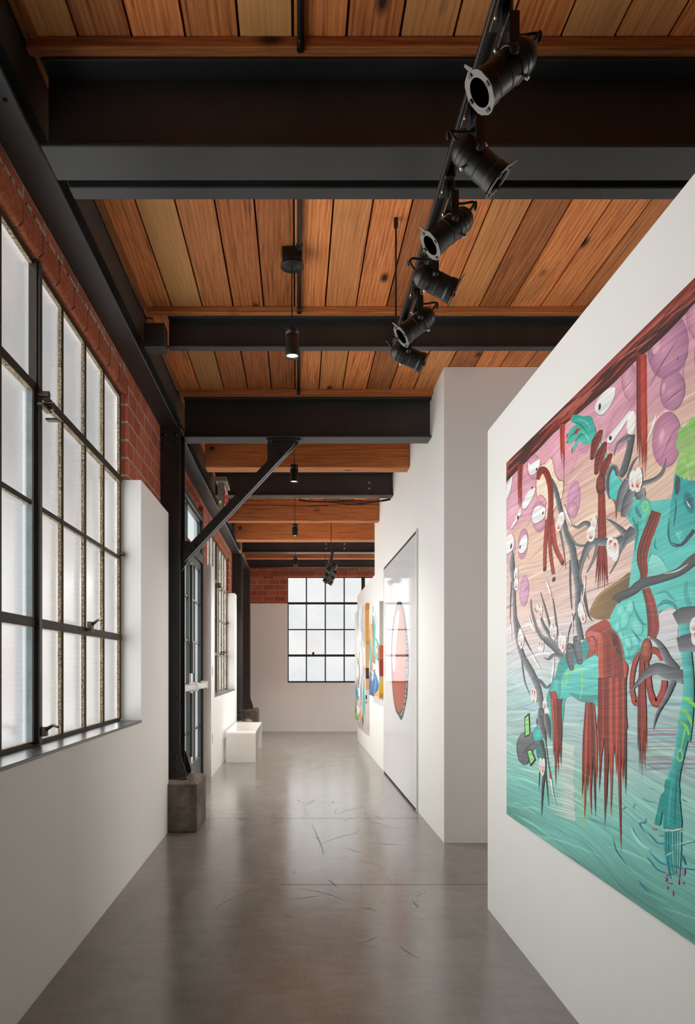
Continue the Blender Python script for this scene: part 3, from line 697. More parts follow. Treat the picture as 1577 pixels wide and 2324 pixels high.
# ------------------------------------------------------------------ pendant lamps
def pendant(y, ctop, label, watts):
    x = -.025; zt, zb = 3.02, 2.872; t = thing('pendant_lamp', (x, y, ctop), label, 'pendant lamp', 'cylinder pendants along the corridor')
    mb = MB(); mb.lathe([(0, .0005), (0, .030), (.001, .0335), (.004, .0355), (.036, .0355), (.0365, .0345), (.038, .0345), (.0385, .0355), (.142, .0355), (.146, .0350), (.148, .0335), (.148, .031), (.141, .0300), (.135, .0295)], (x, y, zt), (0, 0, -1), 28); sh = mb.build('lamp_shade', M['matte'], t)
    mb = MB(); mb.lathe([(0, .0003), (0, .030)], (x, y, zt - .138), (0, 0, -1), 24); mb.build('bulb', M['bulb'], t)
    mb = MB(); pts = [(x, y, zt), (x, y, zt + .02), (x - .003, y, zt + (ctop - zt) * .5), (x, y, ctop - .012)]; mb.tube(pts, .0032, 8); mb.lathe([(0, .006), (.014, .005), (.02, .003)], (x, y, zt - .001), (0, 0, 1), 10); mb.build('cord', M['rubber'], t)
    mb = MB(); mb.lathe([(0, .0005), (0, .058), (.002, .0605), (.010, .0605), (.012, .059), (.012, .0005)], (x, y, ctop), (0, 0, -1), 28); mb.lathe([(.012, .007), (.026, .006), (.028, .003)], (x, y, ctop), (0, 0, -1), 10)
    mb.build('canopy', M['matte'], t)
    li = bpy.data.lights.new('pendant_light', 'SPOT'); li.energy = watts; li.color = (1, .95, .88); li.spot_size = 2.15; li.spot_blend = 1.0; li.shadow_soft_size = .025
    lo = bpy.data.objects.new('pendant_light', li); COL.objects.link(lo); lo.parent = t; lo.location = (0, 0, zt - .152 - ctop)
    return t
pendant(3.60, CEIL - .064, 'black cylinder pendant lamp in front, lit, hanging from a square box on the planks', 7)
pendant(6.02, CEIL - .012, 'second black cylinder pendant, hanging just past the diagonal brace', 95)
pendant(8.48, CEIL - .012, 'third black cylinder pendant, lit, hanging before the cracked joist', 190)
pendant(10.95, CEIL - .012, 'farthest and smallest black cylinder pendant', 290)
mb = MB(); mb.rbox(-.025 - .052, -.025 + .052, 3.54, 3.66, CEIL - .063, CEIL - .001, .004); tag(mb.build('junction_box', M['matte'], origin=(-.025, 3.6, CEIL - .063)), 'square black junction box above the front pendant lamp', 'junction box')
mb = MB(); x = .012
for y0, y1 in ((-1.0, 2.36), (2.69, 3.539), (3.661, 4.12), (4.24, 5.35)):
    mb.cyl((x, y0, CEIL - .017), (x, y1, CEIL - .017), .0125, 12)
for y0, h in ((2.36, .05), (4.12, .045), (5.345, .045), (2.70, .03)):
    mb.tube([(x, y0 - .012, CEIL - .017), (x, y0 + .004, CEIL - .022), (x, y0 + .006, CEIL - h)], .0135, 10)
mb.cyl((x, 3.50, CEIL - .017), (x, 3.539, CEIL - .017), .016, 12); mb.cyl((x, 3.661, CEIL - .017), (x, 3.70, CEIL - .017), .016, 12)
tag(mb.build('conduit', M['matte'], origin=(x, 3, CEIL - .017)), 'thin black conduit pipe running along the ceiling planks', 'conduit')
mb = MB()
for k in range(3):
    pts = []
    for i in range(25):
        u = i / 24; pts.append((.02 + 1.02 * u, 7.70 + .010 * k, 3.134 - .030 * math.sin(math.pi * u) ** .8 * (1 + .25 * k) - .012 * math.sin(u * 9 + k)))
    mb.tube(pts, .006, 8)
tag(mb.build('wiring', M['rubber'], origin=(.5, 7.7, 3.12)), 'black wires sagging behind the beam with two bolts', 'wiring')

# ------------------------------------------------------------------ exit sign hanging near the doors
ex, ey = -.765, 6.92
t = thing('exit_sign', (ex, ey, 2.78), 'grey metal exit sign with red letters, seen edge on beside the brace', 'sign')
mb = MB(); mb.rbox(ex - .045, ex + .065, ey - .06, ey + .30, 3.105, 3.155, .004); mb.build('mount', M['grey'], t)
mb = MB(); sec = [(-.030, .32), (-.026, .10), (-.020, .05), (0, .0), (.012, .02), (.030, .08), (.034, .15), (.034, .32)]
mb.prism([(ex + a, 2.785 + b) for a, b in sec], 1, ey, ey + .34); mb.build('housing', M['grey'], t)
mb = MB(); mb.rbox(ex + .0345, ex + .040, ey + .01, ey + .33, 2.86, 3.09, .001); fc = mb.build('face', M['plastic'], t)
mb = MB(); mb.rbox(ex - .008, ex + .006, ey - .003, ey, 2.905, 2.925, .001); mb.build('indicator', m_emit('indicator_glow', (1, .35, .05), 1.2), t)
cu = bpy.data.curves.new('exit_text', 'FONT'); cu.body = 'EXIT'; cu.size = .19; cu.extrude = .0015; cu.align_x = 'CENTER'; cu.offset = .004
to = bpy.data.objects.new('exit_text', cu); COL.objects.link(to); bpy.context.view_layer.update()
me = bpy.data.meshes.new_from_object(to.evaluated_get(bpy.context.evaluated_depsgraph_get())); bpy.data.objects.remove(to)
me.transform(Matrix.Rotation(math.pi / 2, 4, 'Z') @ Matrix.Rotation(math.pi / 2, 4, 'X')); me.transform(Matrix.Translation((.042, .17, 2.905 - 2.78)))
me.materials.clear(); me.materials.append(M['red']); lt = bpy.data.objects.new('lettering', me); COL.objects.link(lt); lt.parent = t

# ------------------------------------------------------------------ white bench
bx0, bx1, by0, by1, bh, th, R = -.945, -.552, 9.22, 10.84, .411, .022, .035
t = thing('bench', ((bx0 + bx1) / 2, (by0 + by1) / 2, 0), 'white satin waterfall bench against the left lining wall', 'bench')
def leg_prof(y, s):
    # outer and inner curves of the bent sheet, one end (s = -1 front, +1 back)
    o = [(y, 0), (y, bh - R)] + [(y - s * (R - R * math.cos(a)), bh - R + R * math.sin(a)) for a in [k * math.pi / 16 for k in range(1, 9)]]
    r = R - th; i = [(y - s * th, 0), (y - s * th, bh - R)] + [(y - s * (R - r * math.cos(a)), bh - R + r * math.sin(a)) for a in [k * math.pi / 16 for k in range(1, 9)]]
    return o + i[::-1]
for y, s in ((by0, -1), (by1, 1)):
    mb = MB(); mb.prism(leg_prof(y, s), 0, bx0, bx1); mb.build('leg_panel', M['acrylic'], t)
mb = MB(); mb.box(bx0, bx1, by0 + R, by1 - R, bh - th, bh); mb.build('seat', M['acrylic'], t)

# ------------------------------------------------------------------ switch and outlet by the doors
t = thing('light_switch', (LX, 8.06, 1.22), 'small white light switch plate on the lining beside the doors', 'switch')
mb = MB(); mb.rbox(LX, LX + .006, 8.02, 8.10, 1.165, 1.285, .002); mb.build('plate', M['plastic'], t); mb = MB(); mb.rbox(LX + .006, LX + .010, 8.043, 8.077, 1.195, 1.255, .001); mb.build('rocker', M['plastic'], t)
t = thing('wall_outlet', (LX, 8.06, .44), 'white wall outlet plate low on the lining beside the doors', 'outlet')
mb = MB(); mb.rbox(LX, LX + .006, 8.02, 8.10, .38, .50, .002); mb.build('plate', M['plastic'], t); mb = MB(); mb.rbox(LX + .006, LX + .008, 8.043, 8.077, .405, .475, .001); mb.build('socket_face', M['plastic'], t)
# ------------------------------------------------------------------ painted pictures
class Paint:
    """brush shapes laid on a flat canvas; coordinates are given on enlarged studies of the picture and mapped on to the canvas plane"""
    def __init__(s, face_x, gain=1.08):
        s.fx = face_x; s.k = face_x * 1570.0; s.v = []; s.f = []; s.c = []; s.layer = 0; s.gain = gain; s.clip = None; s.fr(0, 0, 1)
    def fr(s, ox, oy, sc): s.o = (ox, oy, sc)
    def pt(s, p):
        x = s.o[0] + p[0] / s.o[2]; y = s.o[1] + p[1] / s.o[2]; x = max(x, 700)
        yy, zz = s.k / (x - 674), EYE + s.fx * (1517 - y) / (x - 674)
        if s.clip:
            a, b, c, d = s.clip; yy = min(max(yy, a), b); zz = min(max(zz, c), d)
        return (s.fx - .0006 - s.layer * .0000022, yy, zz)
    def col(s, c): return tuple(min(.92, v * s.gain) for v in s2l(c))
    def face(s, idx, cols):
        s.f.append(idx); s.c.append([s.col(c) for c in cols])
    def smooth(s, P, n=5, closed=True):
        if n <= 1: return list(P)
        out = []; L = len(P); R = range(L) if closed else range(L - 1)
        for i in R:
            g = (lambda k: P[k % L]) if closed else (lambda k: P[max(0, min(L - 1, k))])
            p0, p1, p2, p3 = g(i - 1), g(i), g(i + 1), g(i + 2)
            for k in range(n):
                q = k / n
                out.append(tuple(.5 * ((2 * b) + (c - a) * q + (2 * a - 5 * b + 4 * c - d) * q * q + (3 * b - a - 3 * c + d) * q ** 3) for a, b, c, d in zip(p0, p1, p2, p3)))
        if not closed: out.append(tuple(P[-1]))
        return out
    def poly(s, P, col, col2=None, n=4, d=(0, 1)):
        """filled outline; with col2 the colour runs from col to col2 along direction d"""
        Q = s.smooth(P, n); s.layer += 1; o = len(s.v); s.v += [s.pt(p) for p in Q]
        t = [p[0] * d[0] + p[1] * d[1] for p in Q]; lo, hi = min(t), max(t)
        cc = [tuple(a + (b - a) * (v - lo) / max(hi - lo, 1e-6) for a, b in zip(col, col2 or col)) for v in t]
        for tri in tessellate_polygon([[Vector((p[0], p[1], 0)) for p in Q]]):
            s.face([o + i for i in tri], [cc[i] for i in tri])
    def ell(s, cx, cy, rx, ry, rot, cin, cout=None, n=26, off=(0, 0), ring=.62):
        s.layer += 1; o = len(s.v); cout = cout or cin; a = math.radians(rot); ca, sa = math.cos(a), math.sin(a)
        def P(r, t, k): 
            x, y = rx * r * math.cos(t), ry * r * math.sin(t); return s.pt((cx + x * ca - y * sa + off[0] * rx * (1 - r), cy + x * sa + y * ca + off[1] * ry * (1 - r)))
        s.v.append(P(0, 0, 0))
        for r in (ring, 1.0):
            for k in range(n): s.v.append(P(r, 2 * math.pi * k / n, k))
        cm = tuple((p + q) / 2 for p, q in zip(cin, cout))
        for k in range(n):
            j = (k + 1) % n
            s.face([o, o + 1 + k, o + 1 + j], [cin, cm, cm]); s.face([o + 1 + k, o + 1 + n + k, o + 1 + n + j, o + 1 + j], [cm, cout, cout, cm])
    def rib(s, P, W, cl, cm=None, cr=None, n=6, ends=False):
        """brush stroke of varying width with its own colour left, middle, right"""
        s.layer += 1; cm = cm or cl; cr = cr or cl
        if not isinstance(W, (list, tuple)): W = [W] * len(P)
        Q = s.smooth([(p[0], p[1], w) for p, w in zip(P, W)], n, False); o = len(s.v); m = len(Q)
        for i in range(m):
            a, b = Q[max(0, i - 1)], Q[min(m - 1, i + 1)]; dx, dy = b[0] - a[0], b[1] - a[1]; l = math.hypot(dx, dy) or 1; nx, ny = -dy / l, dx / l
            w = max(Q[i][2], .8) / 2
            for k in (1, .45, 0, -.45, -1): s.v.append(s.pt((Q[i][0] + nx * w * k, Q[i][1] + ny * w * k)))
        mid = lambda a, b: tuple((x + 2 * y) / 3 for x, y in zip(a, b))
        C = [cl, mid(cl, cm), cm, mid(cr, cm), cr]
        for i in range(m - 1):
            for k in range(4):
                s.face([o + i * 5 + k, o + i * 5 + k + 1, o + i * 5 + 6 + k, o + i * 5 + 5 + k], [C[k], C[k + 1], C[k + 1], C[k]])
        if ends:
            for i in (0, m - 1): s.ell(Q[i][0], Q[i][1], Q[i][2] / 2, Q[i][2] / 2, 0, cm, cl, 14)
    def line(s, P, w, c, n=5): s.rib(P, w, c, n=n)
    def grid(s, a0, a1, nu, b0, b1, nv, fn):
        """under-painting on the canvas itself: a along the wall, b up"""
        o = len(s.v)
        for i in range(nu + 1):
            for j in range(nv + 1): s.v.append((s.fx - .0004, a0 + (a1 - a0) * i / nu, b0 + (b1 - b0) * j / nv))
        for i in range(nu):
            for j in range(nv):
                q = [o + i * (nv + 1) + j, o + (i + 1) * (nv + 1) + j, o + (i + 1) * (nv + 1) + j + 1, o + i * (nv + 1) + j + 1]
                s.face(q, [fn(s.v[k][1], s.v[k][2]) for k in q])
    def build(s, name, y0, y1, z0, z1, wall, mat, label, cat, group=None):
        o_ = Vector((wall, (y0 + y1) / 2, z0)); vs = list(s.v); fs = list(s.f); cs = [list(c) for c in s.c]
        mb = MB(); mb.box(s.fx, wall - .0005, y0, y1, z0, z1)
        b = len(vs); vs += mb.v; side = s.side if hasattr(s, 'side') else (.62, .58, .54)
        for f in mb.f: fs.append([i + b for i in f]); cs.append([side] * 4)
        me = bpy.data.meshes.new(name); me.from_pydata([tuple(Vector(p) - o_) for p in vs], [], fs)
        me.materials.append(mat); at = me.color_attributes.new('paint', 'FLOAT_COLOR', 'CORNER'); buf = []
        for c in cs:
            for q in c: buf += list(q) + [1.0]
        at.data.foreach_set('color', buf); me.update()
        ob = bpy.data.objects.new(name, me); COL.objects.link(ob); ob.location = o_; ORG[ob.name] = tuple(o_)
        return tag(ob, label, cat, group)

def m_paint(name, k, amp=.22, rough=.5):
    t = NT(name); a = t.n('Attribute', attribute_name='paint').outputs['Color']
    w = t.noise(t.coords((1, .6, .6)), 1.4, 2)
    v = t.coords((1, 1, 1)); ws = t.n('VectorMath', {0: t.n('CombineXYZ', {0: 0., 1: 0., 2: w}).outputs[0], 'Scale': .30}, operation='SCALE').outputs[0]
    v = t.n('VectorMath', {0: v, 1: ws}, operation='ADD').outputs[0]
    v = t.n('Mapping', {'Vector': v, 'Rotation': (math.radians(-7), 0, 0), 'Scale': k}).outputs[0]
    n1 = t.noise(v, 1.0, 3, .6); n2 = t.noise(v, 2.7, 2, .6)
    st = t.math('ADD', t.math('MULTIPLY', n1, .65), t.math('MULTIPLY', n2, .35))
    lo, hi = 1 - amp, 1 + amp
    base = t.mix(1.0, a, t.ramp(st, [(.36, (lo, lo, lo * .99)), (.5, (1, 1, 1)), (.64, (hi, hi, hi))]), 'MULTIPLY')
    base = t.mix(t.math('MULTIPLY', t.ramp(n2, [(.62, (0, 0, 0)), (.70, (1, 1, 1))]), .12), base, (.72, .70, .66))
    return t.out(t.prin(base, rough, 0, .3, t.bump(st, .0012, .35)))
MP = m_paint('brushed_paint', (1, 1.6, 95)); MP2 = m_paint('abstract_paint', (1, 40, 1.4), .14, .4); MP3 = m_paint('printed_graphic', (1, 1, 1), .02, .06)

# ---------------------------------------------------------------- the large surreal painting
FX = .965
p = Paint(FX); p.clip = (1.27, 3.186, .579, 2.197); p.side = (.30, .28, .25)
RAMP = [(-.69, (88, 146, 136)), (-.6, (112, 180, 168)), (-.5, (124, 196, 186)), (-.36, (156, 208, 198)), (-.24, (168, 196, 196)), (-.1, (174, 208, 208)), (.02, (202, 212, 214)), (.12, (214, 207, 208)), (.26, (224, 196, 188)),
        (.40, (216, 184, 172)), (.52, (222, 192, 170)), (.66, (216, 176, 166)), (.80, (208, 158, 168)), (.96, (204, 150, 166))]
def bgc(y, z):
    v = z - EYE + .035 * math.sin(y * 3.1) + .02 * math.sin(y * 7.3 + z * 4)
    for (a, c), (b, d) in zip(RAMP, RAMP[1:]):
        if v <= b:
            q = max(0, (v - a) / (b - a)); return tuple(m + (n - m) * q for m, n in zip(c, d))
    return RAMP[-1][1]
p.grid(1.27, 3.186, 60, .580, 2.196, 70, bgc)
U = (1100, 700, 3.306); V = (1100, 1150, 3.306); W_ = (1100, 1550, 3.306); A = (1140, 980, 7.168); B_ = (1340, 620, 6.114); C_ = (1340, 980, 6.456); D_ = (1140, 1280, 6.4545); E_ = (1340, 1300, 6.114); F_ = (1140, 1600, 6.4545); G_ = (1340, 1640, 4.65)
rp = random.Random(5)
# broad water and sky strokes along the canvas
def kk(y, zr):   # canvas point -> pixel for the strokes below
    x = 674 + p.k / y; return (x, 1517 - (zr) * (x - 674) / FX)
p.fr(0, 0, 1)
for k in range(150):
    zr = rp.uniform(-.68, .72); y0 = rp.uniform(1.0, 3.1); l = rp.uniform(.15, .7); c = bgc(y0, zr + EYE); j = rp.uniform(-26, 30); tl = rp.uniform(-.05, .03) - .04
    if -.3 < zr < -.02 and y0 < 2.0: c = tuple(.7 * a + .3 * b for a, b in zip(c, rp.choice([(120, 130, 165), (150, 190, 205), (185, 120, 130)])))
    if .15 < zr < .6: c = tuple(.72 * a + .28 * b for a, b in zip(c, rp.choice([(235, 215, 185), (205, 140, 130), (190, 150, 175), (240, 225, 215)])))
    c = tuple(max(0, min(245, v + j)) for v in c); pts = [kk(max(.97, y0 + l * q), zr + tl * l * q * 1.6 + .01 * math.sin(q * 3)) for q in (0, .35, .7, 1)]
    wd = rp.uniform(2.0, 8.5); p.rib(pts, [1, wd, wd * .8, .8], c, n=3)
# pale vertical wash in the water, lower left
p.fr(*F_)
for k in range(46):
    y = 600 + k * 24 + rp.uniform(-8, 8); x1 = 1068 + rp.uniform(-30, 14); x0 = x1 - rp.uniform(160, 470); c = rp.choice([(202, 216, 208), (196, 214, 206), (214, 222, 216), (184, 210, 200)])
    p.rib([(x0, y - (x1 - x0) * .28), ((x0 + x1) / 2, y - (x1 - x0) * .14), (x1, y)], [2, 22, 27], c, n=3)
for k in range(30):
    y = 900 + k * 30; p.rib([(1095, y), (1180, y + 24), (1300, y + 60)], [12, 16, 3], rp.choice([(150, 212, 165), (135, 200, 170), (160, 205, 175)]), n=3)
p.fr(*G_)
for k in range(40):
    y = 30 + k * 12; p.line([(rp.uniform(500, 640), y), (800, y - 8), (rp.uniform(900, 1500), y + 4)], rp.uniform(3, 8), rp.choice([(150, 215, 205), (105, 120, 160), (150, 175, 200), (165, 110, 125), (190, 225, 220)]), n=3)

# pink cloud of lobes and eyes
PK = (209, 152, 171); PKd = (184, 126, 152); PKl = (222, 172, 186); OL = (96, 72, 92); WH = (236, 236, 234); BK = (28, 27, 28)
p.fr(*U)
p.poly([(160, 1250), (420, 1040), (700, 760), (900, 600), (1200, 330), (1577, 10), (2300, -700), (2300, 60), (1900, 260), (1577, 300), (1520, 330), (1490, 460), (1490, 600), (1440, 720), (1300, 770), (1230, 800), (1140, 760), (1100, 900), (1000, 1090), (930, 1020), (890, 890), (830, 880), (780, 1060), (700, 1090), (640, 1260), (540, 1260), (500, 1140), (440, 1140), (400, 1240), (480, 1440), (410, 1540), (300, 1600), (200, 1660), (160, 1660)], PK, (214, 158, 170), 1)
def lobe(cx, cy, rx, ry, rot=0, a=PKl, b=PKd, ol=True):
    if ol: p.ell(cx, cy, rx * 1.03, ry * 1.015, rot, OL, (150, 105, 135))
    p.ell(cx, cy, rx, ry, rot, a, b, off=(-.25, .1))
lobe(1380, 285, 148, 245, 8, (204, 146, 170), (164, 112, 142)); lobe(1410, 615, 92, 150, 5, (206, 146, 170), (168, 116, 148)); lobe(1368, 985, 106, 208, 4, (206, 146, 168), (176, 118, 150)); lobe(1092, 550, 62, 150, -5)
lobe(900, 740, 75, 165, 0, PKl, PK, False); lobe(1030, 880, 95, 210, 25, PKl, (200, 140, 162), False); lobe(740, 960, 60, 130, 0, PK, (196, 138, 168), False)
lobe(560, 1100, 60, 180, 5, PKl, PK, False); lobe(370, 1190, 55, 100, 0, PKl, PKd, False); lobe(330, 1440, 62, 150, 8, PKl, PK, False); lobe(220, 1500, 60, 170, 10, PKl, PK, False); lobe(410, 1560, 58, 120, 0, PKl, PKd, False); lobe(668, 1435, 48, 146, 5, (212, 158, 184), (196, 142, 176), False)
lobe(1700, 330, 120, 260, 5); lobe(1660, 60, 140, 200, 5)
p.line([(1235, 590), (1330, 420), (1450, 230)], [3, 7, 3], OL); p.line([(1340, 720), (1420, 650), (1495, 590)], [2, 7, 2], OL); p.line([(1330, 1120), (1400, 960), (1460, 880)], [2, 6, 2], OL); p.line([(1035, 610), (1090, 560), (1130, 500)], [2, 5, 2], OL); p.line([(650, 1450), (680, 1420), (710, 1390)], [1, 5, 1], OL)
for cx, cy, rx, ry in ((1262, 345, 8, 18), (1450, 375, 8, 20), (1290, 290, 30, 60), (1345, 600, 14, 45), (1330, 960, 20, 60)):
    p.ell(cx, cy, rx, ry, 12, (120, 88, 118) if rx < 10 else (224, 178, 192), (160, 116, 146) if rx < 10 else (208, 154, 176))
def eye(P, pu, c=WH, n=4):
    p.poly([(x + 2, y + 5) for x, y in P], OL, n=n); p.poly(P, c, (224, 226, 228), n=n)
    if pu: p.ell(pu[0], pu[1], pu[2], pu[3], pu[4] if len(pu) > 4 else 8, BK, BK, 14)
eye([(975, 590), (905, 620), (845, 695), (828, 755), (852, 793), (890, 792), (940, 735), (977, 655)], (865, 737, 9, 26))
eye([(1090, 768), (1015, 858), (935, 955), (920, 998), (950, 1010), (1008, 935), (1062, 850), (1092, 800)], (945, 972, 11, 18))
p.ell(1103, 860, 34, 92, 6, (240, 240, 234), (228, 230, 222)); p.poly([(1290, 790), (1255, 880), (1215, 1010), (1240, 960), (1280, 860)], WH)
eye([(412, 1130), (375, 1152), (345, 1172), (328, 1160), (332, 1225), (352, 1252), (390, 1228), (412, 1180)], (392, 1207, 6, 13))
eye([(207, 1258), (180, 1300), (161, 1345), (161, 1432), (185, 1395), (205, 1310)], (162, 1352, 4, 14)); eye([(378, 1345), (330, 1370), (292, 1450), (284, 1495), (310, 1500), (350, 1440), (376, 1380)], (358, 1346, 6, 10))
eye([(408, 1480), (370, 1510), (356, 1570), (370, 1612), (410, 1602), (452, 1560), (455, 1500)], (439, 1535, 5, 13)); eye([(268, 1490), (240, 1560), (200, 1640), (195, 1652), (215, 1640), (262, 1560), (280, 1530)], (250, 1567, 6, 16))
p.fr(*V)
lobe(190, 318, 42, 118, 4, PKl, PK, False); lobe(288, 278, 38, 118, 5, PKl, PKd, False); lobe(297, 632, 34, 116, 3, (214, 164, 190), (196, 146, 180)); p.line([(285, 650), (310, 620), (328, 590)], [1, 4, 1], OL)
lobe(660, 20, 40, 60, 5, PKl, PKd, False)
eye([(200, 205), (172, 225), (162, 270), (162, 355), (190, 345), (215, 310), (222, 250)], (200, 297, 6, 22)); eye([(318, 215), (280, 235), (255, 310), (262, 345), (290, 345), (318, 300)], (267, 303, 5, 17))
# mouth full of thread-like teeth
p.fr(*A)
p.poly([(545, 800), (600, 565), (690, 505), (772, 408), (835, 470), (862, 650), (925, 775), (1005, 795), (1002, 870), (960, 1110), (700, 1450), (722, 1180), (682, 1075), (620, 1035), (570, 1090), (548, 960)], (190, 110, 92), n=2)
p.poly([(560, 810), (612, 575), (695, 520), (772, 425), (822, 480), (850, 655), (912, 790), (992, 808), (990, 870), (950, 1090), (705, 1440), (735, 1185), (690, 1065), (620, 1020), (575, 1070), (560, 950)], (232, 212, 188), n=2)
for a, b in (((620, 560), (640, 600)), ((660, 530), (670, 580)), ((720, 490), (740, 600)), ((765, 440), (770, 520)), ((805, 460), (745, 690)), ((835, 540), (770, 760)), ((855, 660), (800, 800)), ((870, 760), (880, 800)), ((905, 790), (920, 830)), ((950, 800), (955, 860)), ((600, 770), (570, 980)), ((620, 760), (590, 1030)), ((640, 770), (640, 1030)), ((660, 780), (690, 1060)), ((690, 800), (720, 1100)), ((715, 850), (745, 1150)), ((755, 960), (720, 1250)), ((765, 1240), (715, 1400)), ((990, 830), (955, 1120))):
    p.line([a, ((a[0] + b[0]) / 2 + 6, (a[1] + b[1]) / 2), b], [6, 13, 5], (240, 236, 220), n=3)
# red tongue rope and its three ends
R1, R2, R3 = (122, 46, 36), (168, 62, 46), (96, 36, 30)
GD, GM, GL = (66, 70, 74), (108, 114, 118), (150, 156, 160)
p.fr(*A)
p.rib([(790, 770), (870, 950), (930, 1200), (960, 1330), (1010, 1500), (1060, 1700), (1140, 1900), (1190, 2290)], [70, 80, 78, 75, 75, 90, 110, 110], GL, (92, 98, 102), GD)
p.rib([(740, 1430), (700, 1850), (692, 2260)], [70, 58, 50], R1, R2, R3); p.rib([(775, 1430), (780, 1900), (835, 2320)], [70, 56, 52], R3, R2, R1); p.rib([(800, 1400), (860, 1850), (985, 2130)], [90, 76, 72], R3, R2, (180, 76, 58))
p.rib([(582, 780), (620, 650), (680, 620), (742, 720), (785, 900), (792, 1200), (770, 1520)], [50, 100, 110, 105, 95, 90, 110], (176, 66, 48), (120, 44, 36), R1)
p.fr(*V)
for x, y in ((452, 468), (520, 545), (586, 422)): p.ell(x, y, 11, 20, 20, (52, 40, 38), (70, 50, 46), 14)

# upper trunk along the top edge, as dark red bark
TR = []
p.fr(0, 0, 1)
lowv = [(3.186, .858), (2.9, .872), (2.6, .884), (2.35, .872), (2.1, .868), (1.9, .880), (1.7, .886), (1.4, .89), (1.1, .90), (.952, .90)]
p.poly([kk(3.19, .9475), kk(.952, .9475)] + [kk(a, b) for a, b in lowv[::-1]], (126, 48, 40), (120, 46, 38), 1)
for k in range(85):
    y0 = rp.uniform(.97, 3.1); l = rp.uniform(.15, .7); z0 = rp.uniform(.885, .942); c = rp.choice([(74, 36, 32), (150, 68, 56), (168, 88, 74), (96, 40, 34), (132, 50, 40), (60, 34, 30)])
    pts = [kk(min(3.18, y0 + l * q), min(.944, max(.873, z0 + .012 * math.sin(q * 4 + k)))) for q in (0, .33, .66, 1)]; w = rp.uniform(2.5, 9); p.rib(pts, [.6, w, w, .6], c, n=3)
p.line([kk(a, b + .004) for a, b in lowv], 3, (62, 36, 32), n=3)
# red cords hanging from it
def cord(x0, x1, y0, y1, tips, fr):
    p.fr(*fr); n = 7; w = (x1 - x0) / n
    for k in range(n):
        x = x0 + w * (k + .5); tx, ty = tips[k % len(tips)]; c = rp.choice([(150, 48, 34), (128, 42, 34), (176, 58, 42), (92, 36, 30)])
        p.rib([(x, y0), (x + (tx - x) * .3, y0 + (y1 - y0) * .6), (x + (tx - x) * .6, y1), (tx, ty)], [w * 1.35, w * 1.3, w * 1.1, 1], c, tuple(min(255, v + 14) for v in c), c, n=4)
cord(250, 292, 1165, 1380, [(255, 1480), (262, 1530), (270, 1470), (275, 1540), (280, 1450), (268, 1500)], U)
cord(566, 606, 868, 1060, [(575, 1130), (583, 1180), (590, 1100), (597, 1330), (599, 1210), (603, 1150)], U)
cord(1143, 1216, 345, 900, [(1150, 1100), (1165, 1180), (1178, 1130), (1185, 1250), (1195, 1200), (1206, 1280), (1216, 1200)], U)

# teal creature ------------------------------------------------------------
T1, T2, T3, T4 = (66, 182, 174), (98, 206, 196), (38, 140, 136), (128, 222, 212)
# brown stock behind the body
p.fr(*V); p.poly([(1100, 495), (1005, 555), (862, 655), (788, 790), (828, 840), (935, 842), (1010, 770), (1090, 640)], (148, 118, 76), (112, 92, 64), 4, (1, 0)); p.line([(1090, 515), (1000, 570), (870, 662), (800, 785)], [6, 14, 14, 6], (168, 132, 82))
p.fr(*C_); p.poly([(1530, 1550), (1360, 1660), (1420, 1750), (1450, 1830), (1500, 2080), (1900, 2000), (1900, 1500)], (112, 90, 62), n=2)
# neck, shoulder and trunk
p.fr(*V)
p.poly([(1078, -40), (1110, 100), (1132, 200), (1128, 330), (1105, 480), (1080, 620), (1000, 722), (938, 850), (955, 940), (985, 1040), (1030, 1130), (1085, 1180), (1160, 1095), (1215, 1000), (1240, 930), (1310, 850), (1318, 790), (1375, 760), (1425, 765), (1460, 830), (1577, 830), (1800, 800), (1800, -100), (1400, -60), (1240, -40)], (84, 196, 188), (104, 208, 198), 3, (-1, 1))
p.poly([(1310, 812), (1370, 772), (1415, 765), (1445, 800), (1450, 980), (1300, 985)], (224, 214, 218), (206, 212, 216), 2)
p.fr(*C_)
p.poly([(640, 980), (800, 970), (890, 1040), (920, 1140), (850, 1300), (800, 1500), (720, 1850), (640, 2300), (575, 2320), (590, 2100), (640, 1720), (660, 1450), (600, 1350), (540, 1240), (590, 1130)], (70, 184, 176), (120, 210, 200), 3)
for P, w, c in (([(650, 1030), (700, 1180), (780, 1290)], [10, 60, 10], (52, 140, 138)), ([(700, 1300), (690, 1500), (660, 1750)], [10, 50, 12], T3), ([(860, 1100), (800, 1220), (760, 1420)], [20, 70, 20], T2), ([(620, 1250), (660, 1350), (700, 1500)], [10, 30, 10], (56, 130, 130)), ([(900, 1720), (880, 1820), (860, 1900)], [4, 10, 4], (44, 90, 90)), ([(960, 1550), (950, 1680), (1000, 1730)], [6, 26, 6], T3), ([(920, 1780), (1050, 1860), (1130, 2010)], [4, 9, 4], (50, 110, 108))): p.line(P, w, c)
p.poly([(900, 1800), (1010, 1830), (1100, 1950), (1130, 2080), (950, 2150), (850, 2150), (860, 1930)], (150, 222, 212), (116, 206, 196), 3)
